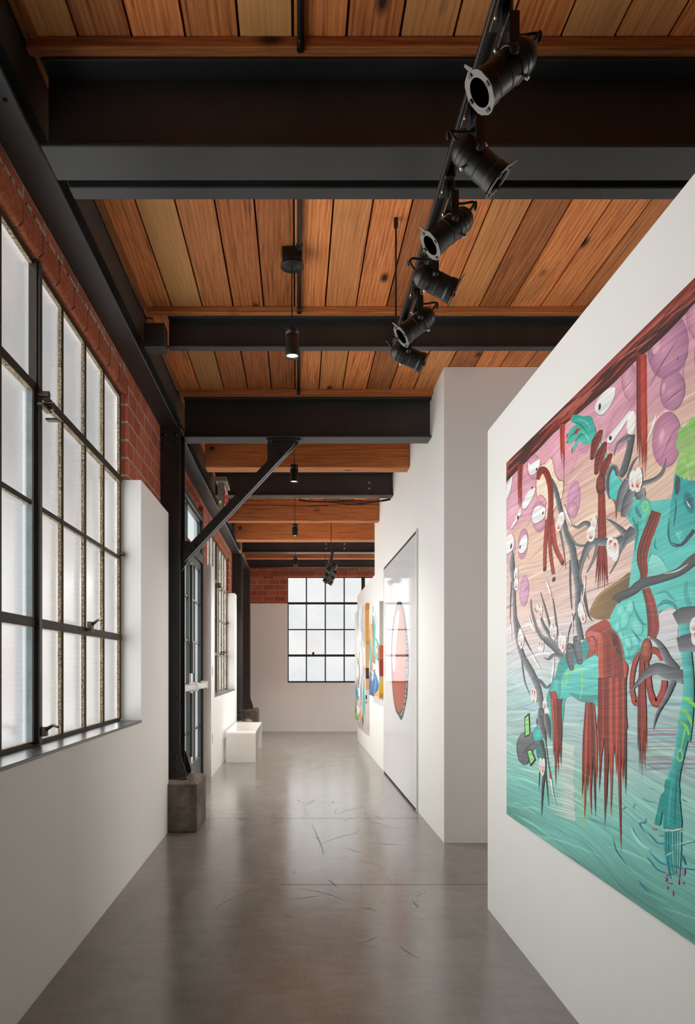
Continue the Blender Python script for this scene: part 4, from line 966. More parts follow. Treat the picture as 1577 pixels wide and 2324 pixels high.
# head turned away: cheek, eye, lips
p.poly([(1240, 620), (1292, 578), (1345, 625), (1400, 690), (1530, 720), (1950, 700), (1950, 1400), (1530, 1420), (1400, 1560), (1285, 1690), (1185, 1650), (1145, 1520), (1160, 1250), (1185, 1060), (1200, 960), (1222, 800)], (34, 160, 162), (76, 190, 182), 3)
p.ell(1283, 770, 42, 160, 4, (62, 66, 72), (44, 92, 96)); p.line([(1240, 950), (1262, 1060), (1245, 1250), (1225, 1400)], [4, 18, 22, 6], (30, 96, 100)); p.line([(1160, 1260), (1150, 1480), (1190, 1640), (1290, 1680), (1390, 1600)], [10, 34, 26, 26, 10], (36, 116, 116))
p.ell(1450, 1030, 80, 170, -14, (30, 84, 92), (34, 150, 152)); p.poly([(1408, 1000), (1445, 1050), (1478, 1112), (1440, 1080)], (226, 232, 232)); p.ell(1310, 1500, 60, 80, 20, (110, 212, 200), (70, 186, 178)); p.line([(1240, 1440), (1290, 1520), (1330, 1600)], [4, 14, 4], (150, 226, 216)); p.line([(1190, 1620), (1330, 1660), (1450, 1540), (1530, 1440)], [6, 40, 60, 60], (46, 70, 74))
# green curls
p.poly([(1370, -20), (1325, 180), (1300, 350), (1275, 560), (1340, 620), (1385, 705), (1440, 660), (1490, 720), (1530, 660), (2000, 700), (2000, -300), (1500, -200)], (150, 196, 112), (158, 204, 120), 3)
for k in range(34):
    x, y = rp.uniform(1310, 1950), rp.uniform(-150, 640); r = rp.uniform(40, 90); c = rp.choice([(170, 212, 130), (130, 186, 92), (150, 180, 120), (120, 200, 80)]); p.ell(x, y, r, r * 1.3, 0, c, (148, 192, 112)); 
# arm reaching up, hand with red nails
p.fr(*U)
p.rib([(820, 960), (870, 1100), (935, 1250), (1000, 1400), (1130, 1500)], [60, 90, 100, 110, 150], T3, (84, 196, 188), T2)
p.poly([(652, 805), (690, 798), (740, 808), (792, 808), (815, 840), (840, 960), (800, 1012), (742, 1022), (712, 990), (690, 1040), (668, 1085), (668, 1030), (705, 965), (650, 1010), (628, 1015), (620, 970), (640, 915), (690, 868), (715, 872), (655, 850)], (46, 160, 146), (84, 188, 170), 3)
for P, w, c in (([(660, 850), (720, 872), (770, 930)], [3, 9, 3], (26, 110, 104)), ([(640, 960), (690, 930), (716, 900)], [3, 10, 3], (30, 112, 108)), ([(680, 1000), (720, 950), (760, 940)], [3, 10, 3], (30, 118, 110)), ([(730, 920), (770, 960), (790, 1000)], [3, 12, 3], (120, 204, 186)), ([(700, 830), (760, 850), (800, 900)], [3, 16, 3], (92, 196, 178))): p.line(P, w, c)
for x, y, rx, ry, r in ((648, 812, 10, 18, 10), (693, 922, 13, 24, 30), (620, 955, 5, 18, 20), (624, 1003, 5, 12, 20), (659, 1065, 4, 26, 8)): p.ell(x, y, rx, ry, r, (206, 34, 26), (170, 26, 22), 14)
# wrapped dark red bands on the arm and the long tassel
for P, w in (([(872, 925), (838, 1000), (806, 1125)], [30, 62, 26]), ([(905, 1015), (868, 1110), (838, 1235)], [30, 70, 28]), ([(945, 1100), (905, 1190), (875, 1290)], [26, 60, 36])):
    p.rib(P, w, (88, 36, 30), (126, 50, 40), (150, 56, 44), ends=True); p.line(P, [3, 5, 3], (66, 30, 28))
p.ell(875, 1320, 36, 82, 4, (146, 62, 52), (78, 34, 30)); p.ell(868, 1300, 20, 40, 4, (110, 44, 38), (150, 66, 54)); p.ell(866, 1300, 11, 24, 4, (150, 66, 56), (104, 44, 38))
def tassel(fr, x0, x1, y0, ym, xm0, xm1, tips, wt=1.3):
    p.fr(*fr); n = len(tips); pal = [(160, 56, 42), (178, 70, 54), (128, 46, 38), (188, 84, 66), (146, 50, 40), (104, 52, 42)]
    order = list(range(n)); rp.shuffle(order); order = order
    for k in order:
        u = (k + .5) / n; x = x0 + (x1 - x0) * u; xm = xm0 + (xm1 - xm0) * u; w0 = (x1 - x0) / n * wt; w1 = (xm1 - xm0) / n * wt; c = pal[rp.randrange(len(pal))]; tx, ty = tips[k]
        p.rib([(x, y0), ((x + xm) / 2, (y0 + ym) / 2), (xm, ym), ((xm * .45 + tx * .55), (ym * .4 + ty * .6)), (tx, ty)], [w0, (w0 + w1) / 2, w1, w1 * .62, 1], tuple(v * .72 for v in c), c, tuple(min(255, v * 1.08) for v in c), n=5)
tassel(C_, 122, 212, 900, 1700, 110, 235, [(75, 2250), (110, 2330), (140, 2300), (180, 2280), (215, 2330), (240, 2240), (262, 2290)])
# grey horn hooks and rings around the arm
p.fr(*C_)
p.rib([(600, 40), (585, 200), (540, 400), (490, 560), (440, 660)], [110, 90, 95, 100, 60], GM, (86, 90, 94), GD); p.rib([(580, 60), (460, 130), (390, 200), (345, 350)], [90, 60, 30, 4], GM, (96, 102, 106), GL)
p.rib([(400, 660), (380, 540), (330, 510), (270, 620), (250, 800), (290, 980)], [40, 56, 60, 62, 58, 40], GL, (82, 86, 92), GD); p.poly([(345, 630), (470, 735), (430, 860), (390, 985), (300, 965), (288, 830)], T2, T1, 3)
p.rib([(360, 1010), (380, 1090), (380, 1200), (378, 1290)], [30, 26, 12, 3], (176, 50, 36))
for P, w in (([(720, 830), (735, 920), (730, 1000)], [140, 160, 90]), ([(545, 700), (470, 900), (408, 1165)], [80, 130, 60]), ([(610, 850), (545, 1050), (490, 1250)], [110, 150, 90])): p.rib(P, w, GD, (112, 116, 122), GL, ends=False)
p.rib([(550, 690), (590, 540), (640, 430), (715, 350)], [40, 34, 24, 5], GD, GM, GD); p.rib([(770, 760), (930, 705), (1040, 620), (1095, 490), (1115, 380)], [70, 60, 45, 24, 3], GL, GM, (48, 50, 54))
# green charm
p.ell(810, 1090, 52, 82, 0, (150, 216, 96), (150, 216, 96)); p.ell(810, 1090, 34, 60, 0, (92, 192, 184), (92, 192, 184)); p.line([(850, 1150), (880, 1200)], [18, 18], (150, 216, 96)); p.line([(790, 1180), (788, 1225)], [10, 6], (150, 216, 96)); p.line([(820, 1180), (822, 1240)], [10, 6], (150, 216, 96))
# rope collar
p.rib([(975, 1170), (905, 1370), (830, 1560), (775, 1750), (765, 1900), (790, 2050), (770, 2200)], [150, 158, 165, 160, 150, 120, 60], (84, 40, 34), (128, 50, 40), (150, 58, 46))
for k in range(-2, 3):
    p.line([(975 + k * 24, 1180), (905 + k * 26, 1370), (830 + k * 27, 1560), (775 + k * 26, 1750), (768 + k * 24, 1900), (788 + k * 18, 2050)], [4, 8, 8, 8, 7, 3], (70, 36, 32) if k % 2 else (164, 70, 56))
# torso modelling
p.fr(*E_)
for cx, cy, rx, ry, rt in ((420, 530, 55, 85, 20), (555, 480, 50, 110, 8), (475, 650, 65, 130, 14), (650, 750, 75, 110, -20), (380, 740, 38, 80, 10), (430, 900, 40, 110, -10), (520, 960, 45, 110, -20), (620, 930, 40, 90, -25), (500, 1090, 30, 80, -20)):
    p.ell(cx + 8, cy + 8, rx * 1.06, ry * 1.05, rt, (74, 172, 166), (74, 178, 172)); p.ell(cx, cy, rx, ry, rt, (142, 228, 216), (100, 206, 196), off=(-.2, -.2))
for P, w, c in (([(590, 400), (650, 580), (740, 710), (790, 720)], [6, 30, 34, 8], (62, 150, 146)), ([(570, 780), (650, 880), (710, 960)], [4, 26, 8], (60, 140, 138)), ([(480, 1180), (600, 1180), (700, 1040)], [10, 70, 30], (70, 170, 166)), ([(900, 300), (1040, 260), (1120, 330), (1200, 400)], [8, 36, 40, 8], (70, 166, 162)), ([(930, 480), (1040, 400), (1160, 440), (1210, 520)], [10, 60, 50, 10], (64, 146, 146)), ([(1340, 120), (1330, 300), (1390, 480)], [40, 60, 60], (70, 178, 172)), ([(700, 60), (640, 200), (600, 300)], [10, 20, 6], (60, 140, 138))): p.line(P, w, c)
p.rib([(775, 215), (835, 400), (870, 600), (880, 780), (850, 895)], [110, 140, 155, 160, 110], (94, 44, 36), (146, 62, 50), (160, 70, 58))
for k in (-1, 0, 1): p.line([(775 + 30 * k, 230), (835 + 38 * k, 400), (870 + 42 * k, 600), (880 + 42 * k, 780), (855 + 28 * k, 880)], [3, 7, 8, 8, 3], (96, 52, 44) if k else (176, 88, 74))
# forelimb on the left with the folded hat
p.fr(*V)
p.poly([(770, 985), (730, 1020), (640, 1080), (565, 1150), (535, 1260), (505, 1350), (488, 1500), (520, 1530), (560, 1330), (620, 1230), (730, 1165), (840, 1130), (850, 1060)], (66, 156, 152), (70, 168, 162), 3)
p.poly([(862, 1130), (730, 1168), (625, 1215), (575, 1290), (530, 1400), (500, 1520), (478, 1653), (500, 1760), (560, 1720), (590, 1600), (605, 1450), (650, 1425), (715, 1448), (790, 1470), (865, 1470)], (112, 218, 210), (70, 172, 166), 3)
for P, w, c in (([(640, 1400), (740, 1440), (860, 1430)], [10, 50, 40], (70, 160, 156)), ([(620, 1330), (740, 1360), (860, 1340)], [4, 22, 10], (86, 186, 180)), ([(660, 1240), (760, 1210), (850, 1190)], [6, 30, 20], (138, 230, 222)), ([(590, 1430), (560, 1540), (580, 1640)], [10, 34, 14], (60, 140, 138))): p.line(P, w, c)
p.fr(*W_)
p.rib([(545, -30), (525, 80), (500, 190), (455, 290), (410, 390)], [60, 96, 90, 90, 80], (60, 150, 148), (84, 196, 190), (58, 158, 156)); p.ell(408, 375, 44, 66, 20, (94, 206, 204), (54, 160, 160))
p.fr(*V)
LG = (170, 226, 92)
p.line([(575, 1315), (590, 1345), (612, 1330), (620, 1285), (615, 1240)], [4, 6, 6, 6, 4], LG); p.line([(620, 1250), (660, 1235), (715, 1212)], [6, 8, 6], LG); p.line([(710, 1170), (732, 1250), (735, 1340), (720, 1445)], [6, 7, 7, 4], LG)
p.rib([(690, 990), (700, 1070), (718, 1165)], [46, 62, 44], GD, (120, 122, 128), GM, ends=True); p.rib([(640, 1045), (642, 1130), (655, 1210)], [46, 60, 40], GD, (118, 120, 126), GM, ends=True)
# left trunk with branches
p.rib([(212, 330), (208, 450), (220, 600), (226, 780), (242, 950), (282, 1110), (350, 1240), (402, 1360), (432, 1520)], [10, 38, 24, 26, 32, 40, 48, 44, 38], GL, (112, 118, 122), GD)
for P, w in (([(205, 560), (196, 700), (193, 850)], [9, 8, 3]), ([(228, 820), (285, 955), (352, 1085)], [18, 14, 6]), ([(280, 1140), (300, 1300), (342, 1410)], [10, 8, 2]), ([(366, 1285), (420, 1310), (465, 1358), (498, 1325)], [18, 22, 16, 8])): p.rib(P, w, GD, GM, GD)
p.rib([(585, 1130), (540, 1060), (480, 1010), (420, 965), (380, 870), (352, 760), (350, 690)], [46, 62, 56, 26, 18, 12, 3], GL, GM, GD)
for P, w in (([(520, 1010), (450, 900), (420, 830), (373, 760)], [34, 22, 16, 3]), ([(500, 930), (460, 780), (420, 640)], [16, 14, 3]), ([(555, 1040), (535, 850), (513, 685)], [16, 14, 6]), ([(590, 1125), (520, 1112), (480, 1145), (445, 1130)], [30, 22, 16, 3]), ([(430, 985), (405, 950), (390, 930)], [10, 8, 5])): p.rib(P, w, GD, GM, GL)
# main middle branch, lower half
p.fr(*D_)
p.rib([(1055, -60), (1090, 200), (1110, 400), (1105, 600), (1108, 800), (1130, 960), (1160, 1115)], [110, 85, 75, 70, 72, 82, 86], GL, (104, 110, 114), GD)
for P, w in (([(1105, 180), (1185, 390), (1230, 600), (1265, 750), (1325, 840)], [50, 48, 36, 24, 4]), ([(1000, -60), (998, 300), (1022, 660)], [24, 20, 10]), ([(1080, 720), (1035, 830), (980, 1000), (960, 1180)], [26, 20, 14, 6]), ([(1140, -60), (1140, 120), (1165, 300)], [24, 20, 4])): p.rib(P, w, GM, GD, GM)
# branch mass on the right of it
p.fr(*V)
p.rib([(1125, 165), (1080, 225), (1000, 265), (900, 265), (800, 275), (742, 380), (716, 500), (722, 580)], [70, 84, 70, 60, 58, 36, 20, 4], GD, (98, 104, 110), GL)
for P, w in (([(1060, 205), (1000, 150), (950, 110), (915, 92)], [50, 34, 18, 4]), ([(820, 190), (770, 125), (735, 132), (700, 155), (655, 140)], [34, 34, 30, 24, 10]), ([(610, 150), (650, 230), (690, 282), (752, 292)], [10, 16, 18, 18]), ([(850, 270), (822, 385), (768, 495)], [20, 17, 7]), ([(1085, 235), (1020, 330), (985, 425), (938, 505)], [34, 18, 12, 5]), ([(770, 350), (785, 390)], [8, 2]), ([(568, 180), (590, 300), (613, 470)], [14, 10, 2])): p.rib(P, w, GD, GM, GL)
# dark branch held across the body
p.rib([(985, 708), (1010, 680), (1100, 640), (1190, 575), (1320, 540), (1460, 490), (1577, 400), (1750, 300)], [70, 66, 66, 74, 62, 64, 86, 100], (52, 56, 58), (84, 90, 90), (70, 74, 74)); p.line([(1350, 505), (1450, 480), (1530, 430)], [3, 12, 4], (206, 208, 206))
# white petals with red veins
def flower(cx, cy, rx, ry, rot=0, side=1):
    p.ell(cx, cy, rx, ry, rot, (240, 239, 236), (228, 228, 226)); a = math.radians(rot); 
    for k in range(7):
        u = (k - 3) / 3.6; x0, y0 = u * rx * .25, side * ry * .62; x1, y1 = u * rx * .9, -side * ry * (.34 - .4 * u * u)
        T = lambda x, y: (cx + x * math.cos(a) - y * math.sin(a), cy + x * math.sin(a) + y * math.cos(a))
        p.line([T(x0, y0), T((x0 + x1) / 2, (y0 + y1) / 2), T(x1, y1)], [max(1.6, rx * .11), max(1.2, rx * .07), .6], (196, 82, 62), n=2)
for a in ((575, 95, 26, 58, 12), (560, 135, 22, 52, 8), (822, 128, 23, 58, 8), (803, 203, 33, 62, 8), (950, 300, 33, 80, 0, -1), (982, 325, 30, 88, 0, -1), (238, 503, 15, 50, 4), (240, 580, 17, 48, 2), (405, 775, 12, 45, -8), (423, 790, 13, 50, 6), (508, 935, 16, 58, -5), (528, 950, 16, 56, 8), (575, 1010, 22, 68, -4), (595, 1025, 20, 68, 8), (415, 1045, 13, 46, 0, -1), (434, 1048, 14, 46, 4, -1), (268, 975, 17, 64, 4), (280, 1005, 17, 62, 4), (724, 775, 22, 60, 0), (738, 820, 23, 54, -10), (362, 1412, 13, 56, 4, -1), (381, 1415, 14, 56, -4, -1), (455, 1482, 17, 46, 2), (468, 1556, 20, 52, 4)): flower(*a)
for P, w in (([(463, 540), (480, 600), (505, 675)], [2, 14, 8]), ([(335, 815), (355, 890), (388, 945)], [2, 16, 8]), ([(193, 860), (200, 930), (205, 1005)], [4, 9, 1]), ([(598, -20), (620, 60), (655, 132)], [6, 15, 5]), ([(355, 1090), (385, 1160), (432, 1228)], [8, 16, 2]), ([(525, 1125), (515, 1230), (500, 1330)], [2, 16, 8]), ([(762, 520), (752, 610), (740, 705)], [4, 10, 2]), ([(660, 800), (664, 900), (662, 985)], [5, 8, 1])):
    p.line(P, w, (240, 239, 236)); q = P[-1] if w[-1] > w[0] else P[0]; p.line([q, (q[0] * .75 + P[1][0] * .25, q[1] * .75 + P[1][1] * .25)], [5, 2], (190, 64, 46), n=2)
p.fr(*U); flower(1118, 1290, 30, 82, 0); flower(1155, 1285, 34, 95, 4)
# great red drapery and the tassels
p.fr(*V)
p.poly([(758, 965), (785, 910), (850, 872), (905, 848), (948, 885), (962, 980), (1000, 1090), (1078, 1185), (1068, 1300), (1062, 1500), (1062, 1700), (860, 1700), (858, 1500), (862, 1200), (842, 1100), (765, 1142), (792, 1060)], (172, 74, 58), (158, 60, 46), 3)
for k in range(15):
    u = k / 14; x = 866 + 192 * u; c = rp.choice([(120, 50, 40), (196, 96, 78), (140, 54, 42), (208, 120, 104), (104, 52, 44)]); x0 = 790 + 150 * u
    p.line([(x0, 945 - 70 * u + 20 * abs(u - .5)), (x0 + 40 + (x - x0) * .35, 960 + 40 * u), (x - 6, 1180), (x, 1400), (x + rp.uniform(-4, 4), 1690)], [2, rp.uniform(5, 9), rp.uniform(6, 12), rp.uniform(6, 13), 4], c)
p.poly([(762, 962), (800, 930), (850, 960), (830, 1040), (815, 1100), (768, 1142), (800, 1070), (770, 1030), (800, 1000)], (196, 118, 104), (180, 84, 70), 3)
p.line([(780, 985), (820, 975), (845, 1040)], [3, 12, 3], (120, 52, 44)); p.line([(800, 1110), (835, 1060), (850, 1120)], [3, 14, 3], (206, 92, 70))
tassel(W_, 860, 1062, -40, 300, 858, 1064, [(868, 640), (862, 820), (880, 560), (905, 1085), (915, 960), (945, 720), (950, 1010), (972, 560), (992, 700), (1027, 1280), (1012, 900), (1040, 760), (1062, 840)], 1.5)
tassel(W_, 762, 824, 145, 430, 742, 845, [(735, 860), (752, 1030), (775, 820), (803, 1000), (800, 880), (835, 1005), (845, 740)], 1.4)
p.fr(*V); p.rib([(512, 1385), (535, 1480), (550, 1600)], [44, 62, 66], (120, 50, 40), (176, 72, 56), (150, 60, 48))
tassel(W_, 500, 580, 120, 330, 516, 582, [(520, 560), (537, 785), (543, 640), (556, 680), (568, 560), (575, 620)], 1.4)
# knot with loops
p.fr(*E_)
for P, w in (([(1010, 1210), (960, 1110), (860, 1060)], [60, 100, 90]), ([(690, 1110), (630, 1230), (590, 1420), (585, 1600), (620, 1790), (660, 1800), (690, 1690)], [40, 66, 62, 62, 70, 70, 30]), ([(790, 1240), (810, 1450), (840, 1650), (900, 1800), (960, 1780), (1020, 1640), (1040, 1490)], [50, 80, 80, 110, 120, 90, 84])): p.rib(P, w, (110, 44, 36), (182, 70, 50), (140, 52, 40))
tassel(E_, 690, 750, 1160, 1900, 668, 780, [(665, 2500), (690, 2760), (720, 2860), (735, 2700), (765, 2780), (790, 2500)], 1.3)
p.ell(785, 1080, 76, 172, 2, (196, 106, 84), (122, 46, 36), off=(-.2, -.4))
for P, w in (([(795, 905), (900, 930), (1000, 1040), (1080, 1200), (1200, 1350)], [10, 50, 80, 110, 120]), ([(530, 1665), (640, 1560), (760, 1420), (930, 1330), (1100, 1390), (1310, 1450)], [6, 44, 96, 160, 190, 190]), ([(1165, 1480), (1070, 1720), (940, 1950), (880, 2180)], [90, 62, 40, 3])): p.rib(P, w, GL, (104, 108, 114), GD)
# straight leg standing in the water
p.fr(*E_); p.rib([(1310, 560), (1330, 800), (1340, 1100), (1372, 1400), (1370, 1700), (1340, 2000), (1310, 2330)], [200, 180, 150, 140, 160, 190, 180], T2, (74, 186, 180), (44, 140, 138))
p.fr(*G_); p.rib([(1000, -20), (985, 120), (950, 320), (900, 520), (868, 680), (850, 820)], [136, 134, 112, 120, 150, 150], (92, 196, 192), (58, 166, 162), (40, 140, 136))
p.poly([(800, 600), (940, 640), (950, 800), (965, 960), (972, 1105), (880, 1130), (782, 1120), (780, 980), (765, 950), (745, 1070), (712, 1078), (688, 1040), (720, 900), (748, 770), (790, 720)], (40, 156, 152), (30, 150, 148), 2)
p.line([(880, 560), (850, 780), (830, 1090)], [8, 30, 10], (62, 178, 172)); p.line([(930, 500), (910, 760), (900, 1090)], [6, 20, 10], (26, 120, 120))
p.fr(*E_)
for P, w in (([(1190, 650), (1300, 600), (1449, 590), (1700, 560)], [180, 240, 250, 250]), ([(1225, 1000), (1330, 980), (1449, 970), (1700, 960)], [190, 240, 250, 250])): p.rib(P, w, (140, 144, 150), (104, 108, 114), (72, 76, 82), ends=False)
flower(1460, 740, 70, 130, 4); flower(1470, 900, 60, 110, 0, -1)
for P, w in (([(1295, 1760), (1340, 1745), (1400, 1790), (1480, 1860)], [30, 56, 52, 40]), ([(1255, 1925), (1320, 1920), (1390, 2020), (1420, 2130)], [30, 50, 44, 20]), ([(1232, 2065), (1300, 2085), (1350, 2150), (1380, 2250)], [30, 44, 36, 26]), ([(1330, 2160), (1310, 2250), (1290, 2340)], [20, 24, 24])): p.line(P, w, (130, 214, 96))
p.fr(*G_); p.line([(1005, 60), (985, 180), (965, 290)], [16, 14, 12], (130, 214, 96)); p.ell(955, 350, 32, 62, 0, (140, 214, 96), (140, 214, 96)); p.ell(955, 350, 20, 46, 0, (40, 146, 142), (40, 146, 142))
# reflection and ripples
for k in range(7): p.line([(795 + 27 * k, 1150), (798 + 26 * k, 1380), (850 + 15 * k, rp.uniform(1560, 1660))], [20, 22, 8], rp.choice([(72, 170, 166), (54, 158, 160), (110, 186, 182)]))
p.line([(800, 1125), (870, 1140), (930, 1130), (985, 1118)], [10, 16, 18, 8], (206, 226, 222))
for P, w, c in (([(600, 1150), (660, 1210), (720, 1270), (850, 1272), (1000, 1290)], [3, 9, 12, 12, 4], (46, 140, 172)), ([(620, 1355), (680, 1420), (750, 1480), (900, 1520), (1110, 1550)], [3, 10, 16, 16, 10], (50, 132, 168)), ([(600, 1408), (660, 1490), (730, 1560), (880, 1600)], [3, 12, 16, 6], (38, 136, 166)), ([(548, 788), (600, 825), (690, 842)], [3, 10, 4], (80, 150, 184)), ([(238, 1200), (270, 1330), (330, 1430), (395, 1510)], [3, 8, 7, 3], (64, 146, 172)), ([(512, 1660), (560, 1730), (625, 1795)], [3, 14, 4], (44, 134, 176)), ([(590, 1000), (580, 1050), (525, 1060), (545, 1110), (575, 1160)], [3, 10, 10, 6, 3], (56, 146, 180)), ([(328, 890), (350, 905), (378, 885)], [3, 14, 3], (76, 158, 196)), ([(640, 695), (690, 705)], [6, 4], (80, 150, 190)), ([(975, 800), (1000, 825), (1030, 840)], [3, 8, 3], (44, 100, 130)), ([(435, 1110), (490, 1220), (570, 1300), (650, 1340)], [20, 36, 30, 8], (160, 216, 208)), ([(900, 1290), (1000, 1270), (1095, 1250)], [3, 12, 10], (188, 220, 216)), ([(490, 850), (460, 880), (462, 920)], [3, 7, 3], (84, 156, 190)), ([(800, 1410), (850, 1380), (900, 1365)], [6, 18, 5], (170, 214, 210)), ([(970, 1400), (990, 1450), (1010, 1500)], [20, 24, 6], (44, 140, 160))): p.line(P, w, c)
for x, y, w, h in ((690, 1065, 16, 10), (680, 1120, 30, 9), (750, 1190, 30, 6), (815, 1595, 18, 16), (930, 1605, 26, 10), (990, 1570, 18, 40), (800, 1650, 14, 26), (840, 1690, 30, 10), (875, 1800, 8, 34), (815, 1740, 9, 18), (935, 1680, 9, 34), (985, 1690, 12, 14)): p.ell(x, y, w, h, 0, (190, 128, 166), (176, 124, 160), 12)
# hand at the lower left with the grey hat, price cards and thin twigs
p.fr(*W_)
p.poly([(395, 440), (440, 430), (450, 520), (430, 600), (400, 560), (388, 500)], (50, 118, 112), (66, 140, 132), 2)
p.poly([(362, 368), (300, 368), (262, 400), (243, 470), (248, 540), (268, 592), (297, 616), (328, 600), (340, 545), (370, 500), (412, 462), (420, 430), (385, 440), (360, 410)], (116, 118, 122), (98, 100, 106), 3); p.line([(290, 540), (330, 480), (385, 440)], [3, 12, 4], (70, 72, 78)); p.line([(258, 410), (244, 480), (262, 580), (298, 612)], [3, 5, 5, 3], (56, 58, 62))
for q, inn in (([(302, 256), (338, 224), (344, 394), (305, 412)], [(308, 266), (333, 244), (338, 382), (311, 395)]), ([(319, 511), (352, 490), (386, 576), (347, 628)], [(327, 516), (350, 502), (377, 574), (350, 608)])):
    p.poly(q, (40, 44, 46), n=1); p.poly(inn, (158, 232, 130), n=1)
    for k in range(4):
        u = (k + 1) / 5; a = [inn[0][j] * (1 - u) + inn[3][j] * u for j in (0, 1)]; b = [inn[1][j] * (1 - u) + inn[2][j] * u for j in (0, 1)]
        p.line([(a[0] * .8 + b[0] * .2, a[1] * .8 + b[1] * .2), (a[0] * .2 + b[0] * .8, a[1] * .2 + b[1] * .8)], 3, (56, 120, 62), n=1)
p.rib([(428, 190), (430, 290), (462, 440)], [40, 60, 10], GL, (94, 96, 102), GD); p.rib([(462, 230), (478, 320), (492, 415)], [34, 44, 8], GL, (94, 96, 102), GD); p.ell(398, 290, 8, 24, 0, GM, GD, 12); p.ell(430, 225, 18, 40, 0, GM, GD)
p.rib([(425, 430), (450, 540), (452, 640), (438, 800), (430, 995)], [30, 22, 24, 16, 2], GM, GD, GD); p.rib([(450, 560), (470, 760), (484, 925)], [10, 7, 2], GD); p.rib([(418, 650), (412, 740), (411, 800)], [6, 5, 2], GD); p.rib([(460, 440), (480, 590), (498, 690)], [6, 7, 6], GM); p.line([(492, 670), (500, 720)], [5, 14], (190, 60, 44)); p.line([(500, 720), (515, 820), (538, 925)], [14, 9, 1], (238, 238, 234))
flower(426, 620, 14, 62, -4); flower(443, 630, 14, 68, 4)
p.build('painting', 1.27, 3.186, .579, 2.197, PXW, MP, 'large painting of a teal figure with red tassels on the near partition', 'painting')

# ---------------------------------------------------------------- abstract canvases farther along
XF = (795, 1340, 6.836); rp = random.Random(9)
p = Paint(1.0); p.clip = (8.402, 9.60, .886, 2.068); p.side = (.50, .47, .43); p.fr(*XF)
p.grid(8.402, 9.60, 2, .886, 2.068, 2, lambda y, z: (226, 218, 212))
OR, TE, BL, BR, CR = (212, 142, 82), (52, 160, 152), (66, 120, 168), (146, 104, 72), (232, 222, 212)
p.rib([(352, 390), (345, 700), (345, 1000), (345, 1350)], [14, 50, 90, 80], BR, (168, 118, 84), BR); p.rib([(322, 520), (318, 800), (300, 1080)], [20, 50, 40], (222, 160, 104)); p.rib([(275, 480), (275, 900), (272, 1300)], [14, 30, 40], OR)
for P, w, c in (([(376, 400), (378, 560), (370, 700), (375, 860)], [10, 30, 40, 20], TE), ([(395, 740), (430, 850), (440, 1000), (430, 1080), (390, 1000), (375, 860)], [20, 34, 30, 26, 40, 30], (76, 176, 168)), ([(305, 720), (300, 900), (312, 1100), (305, 1230)], [10, 40, 30, 10], (60, 168, 160)), ([(400, 850), (425, 950), (420, 1030)], [10, 30, 10], (206, 120, 104)), ([(400, 900), (415, 960)], [20, 24], WH)): p.rib(P, w, c)
p.poly([(290, 1310), (330, 1360), (360, 1250), (395, 1290), (440, 1430), (445, 1490), (420, 1560), (380, 1610), (360, 1660), (275, 1610), (278, 1420)], (72, 128, 178), (52, 96, 146), 3)
for P, w, c in (([(335, 1240), (350, 1300), (340, 1400)], [8, 30, 10], (206, 222, 232)), ([(350, 1130), (375, 1180), (355, 1230)], [20, 50, 20], WH), ([(360, 1380), (380, 1480), (350, 1600)], [6, 26, 8], (36, 76, 124)), ([(400, 1350), (380, 1500), (370, 1620)], [6, 20, 8], (96, 156, 198)), ([(310, 1400), (300, 1520)], [24, 10], (40, 70, 110)), ([(308, 1270), (312, 1350)], [22, 14], (62, 44, 40))): p.rib(P, w, c)
p.poly([(445, 860), (458, 855), (458, 1340), (452, 1340), (440, 1100)], (196, 104, 62), (168, 60, 44), 2); p.poly([(445, 1350), (458, 1345), (458, 1670), (430, 1650), (390, 1640), (370, 1610), (420, 1560), (445, 1490)], (232, 206, 150), (214, 150, 90), 2); p.rib([(450, 1480), (452, 1560), (450, 1620)], [10, 18, 8], (226, 182, 50))
for P in ([(335, 345), (305, 500), (300, 800), (320, 1000)], [(385, 320), (410, 480), (420, 620)], [(352, 380), (352, 600), (362, 740)], [(390, 740), (430, 830), (440, 1000), (432, 1260)], [(330, 1350), (345, 1290), (360, 1330), (380, 1260)], [(440, 700), (438, 800)]): p.line(P, [3] + [6] * (len(P) - 2) + [3], (40, 36, 40))
for x, y in ((352, 265), (354, 290), (352, 325)): p.ell(x, y, 7, 12, 0, (40, 36, 38), (60, 50, 52), 10)
ab = p.build('abstract_painting', 8.402, 9.60, .886, 2.068, 1.0535, MP2, 'white canvas with teal, brown and blue strokes, nearer of the two beside the glossy door', 'painting')
mb = MB()   # paint that runs round the near edge
for z0, z1, c in ((1.155, 1.53, (.50, .13, .05)), (1.155, 1.36, (.34, .06, .04)), (.886, 1.14, (.66, .50, .24)), (.90, 1.06, (.72, .47, .04)), (.886, .95, (.56, .25, .10))): mb.box(1.001, 1.053, 8.4005 - .0002 * (len(mb.v) // 8), 8.4018, z0, z1, 0, c)
def m_attr(name, at, rough=.5):
    t = NT(name); return t.out(t.prin(t.n('Attribute', attribute_name=at).outputs['Color'], rough, 0, .3))
ME = m_attr('edge_paint', 'edge'); mb.build('canvas_edge', ME, ab, attr='edge')

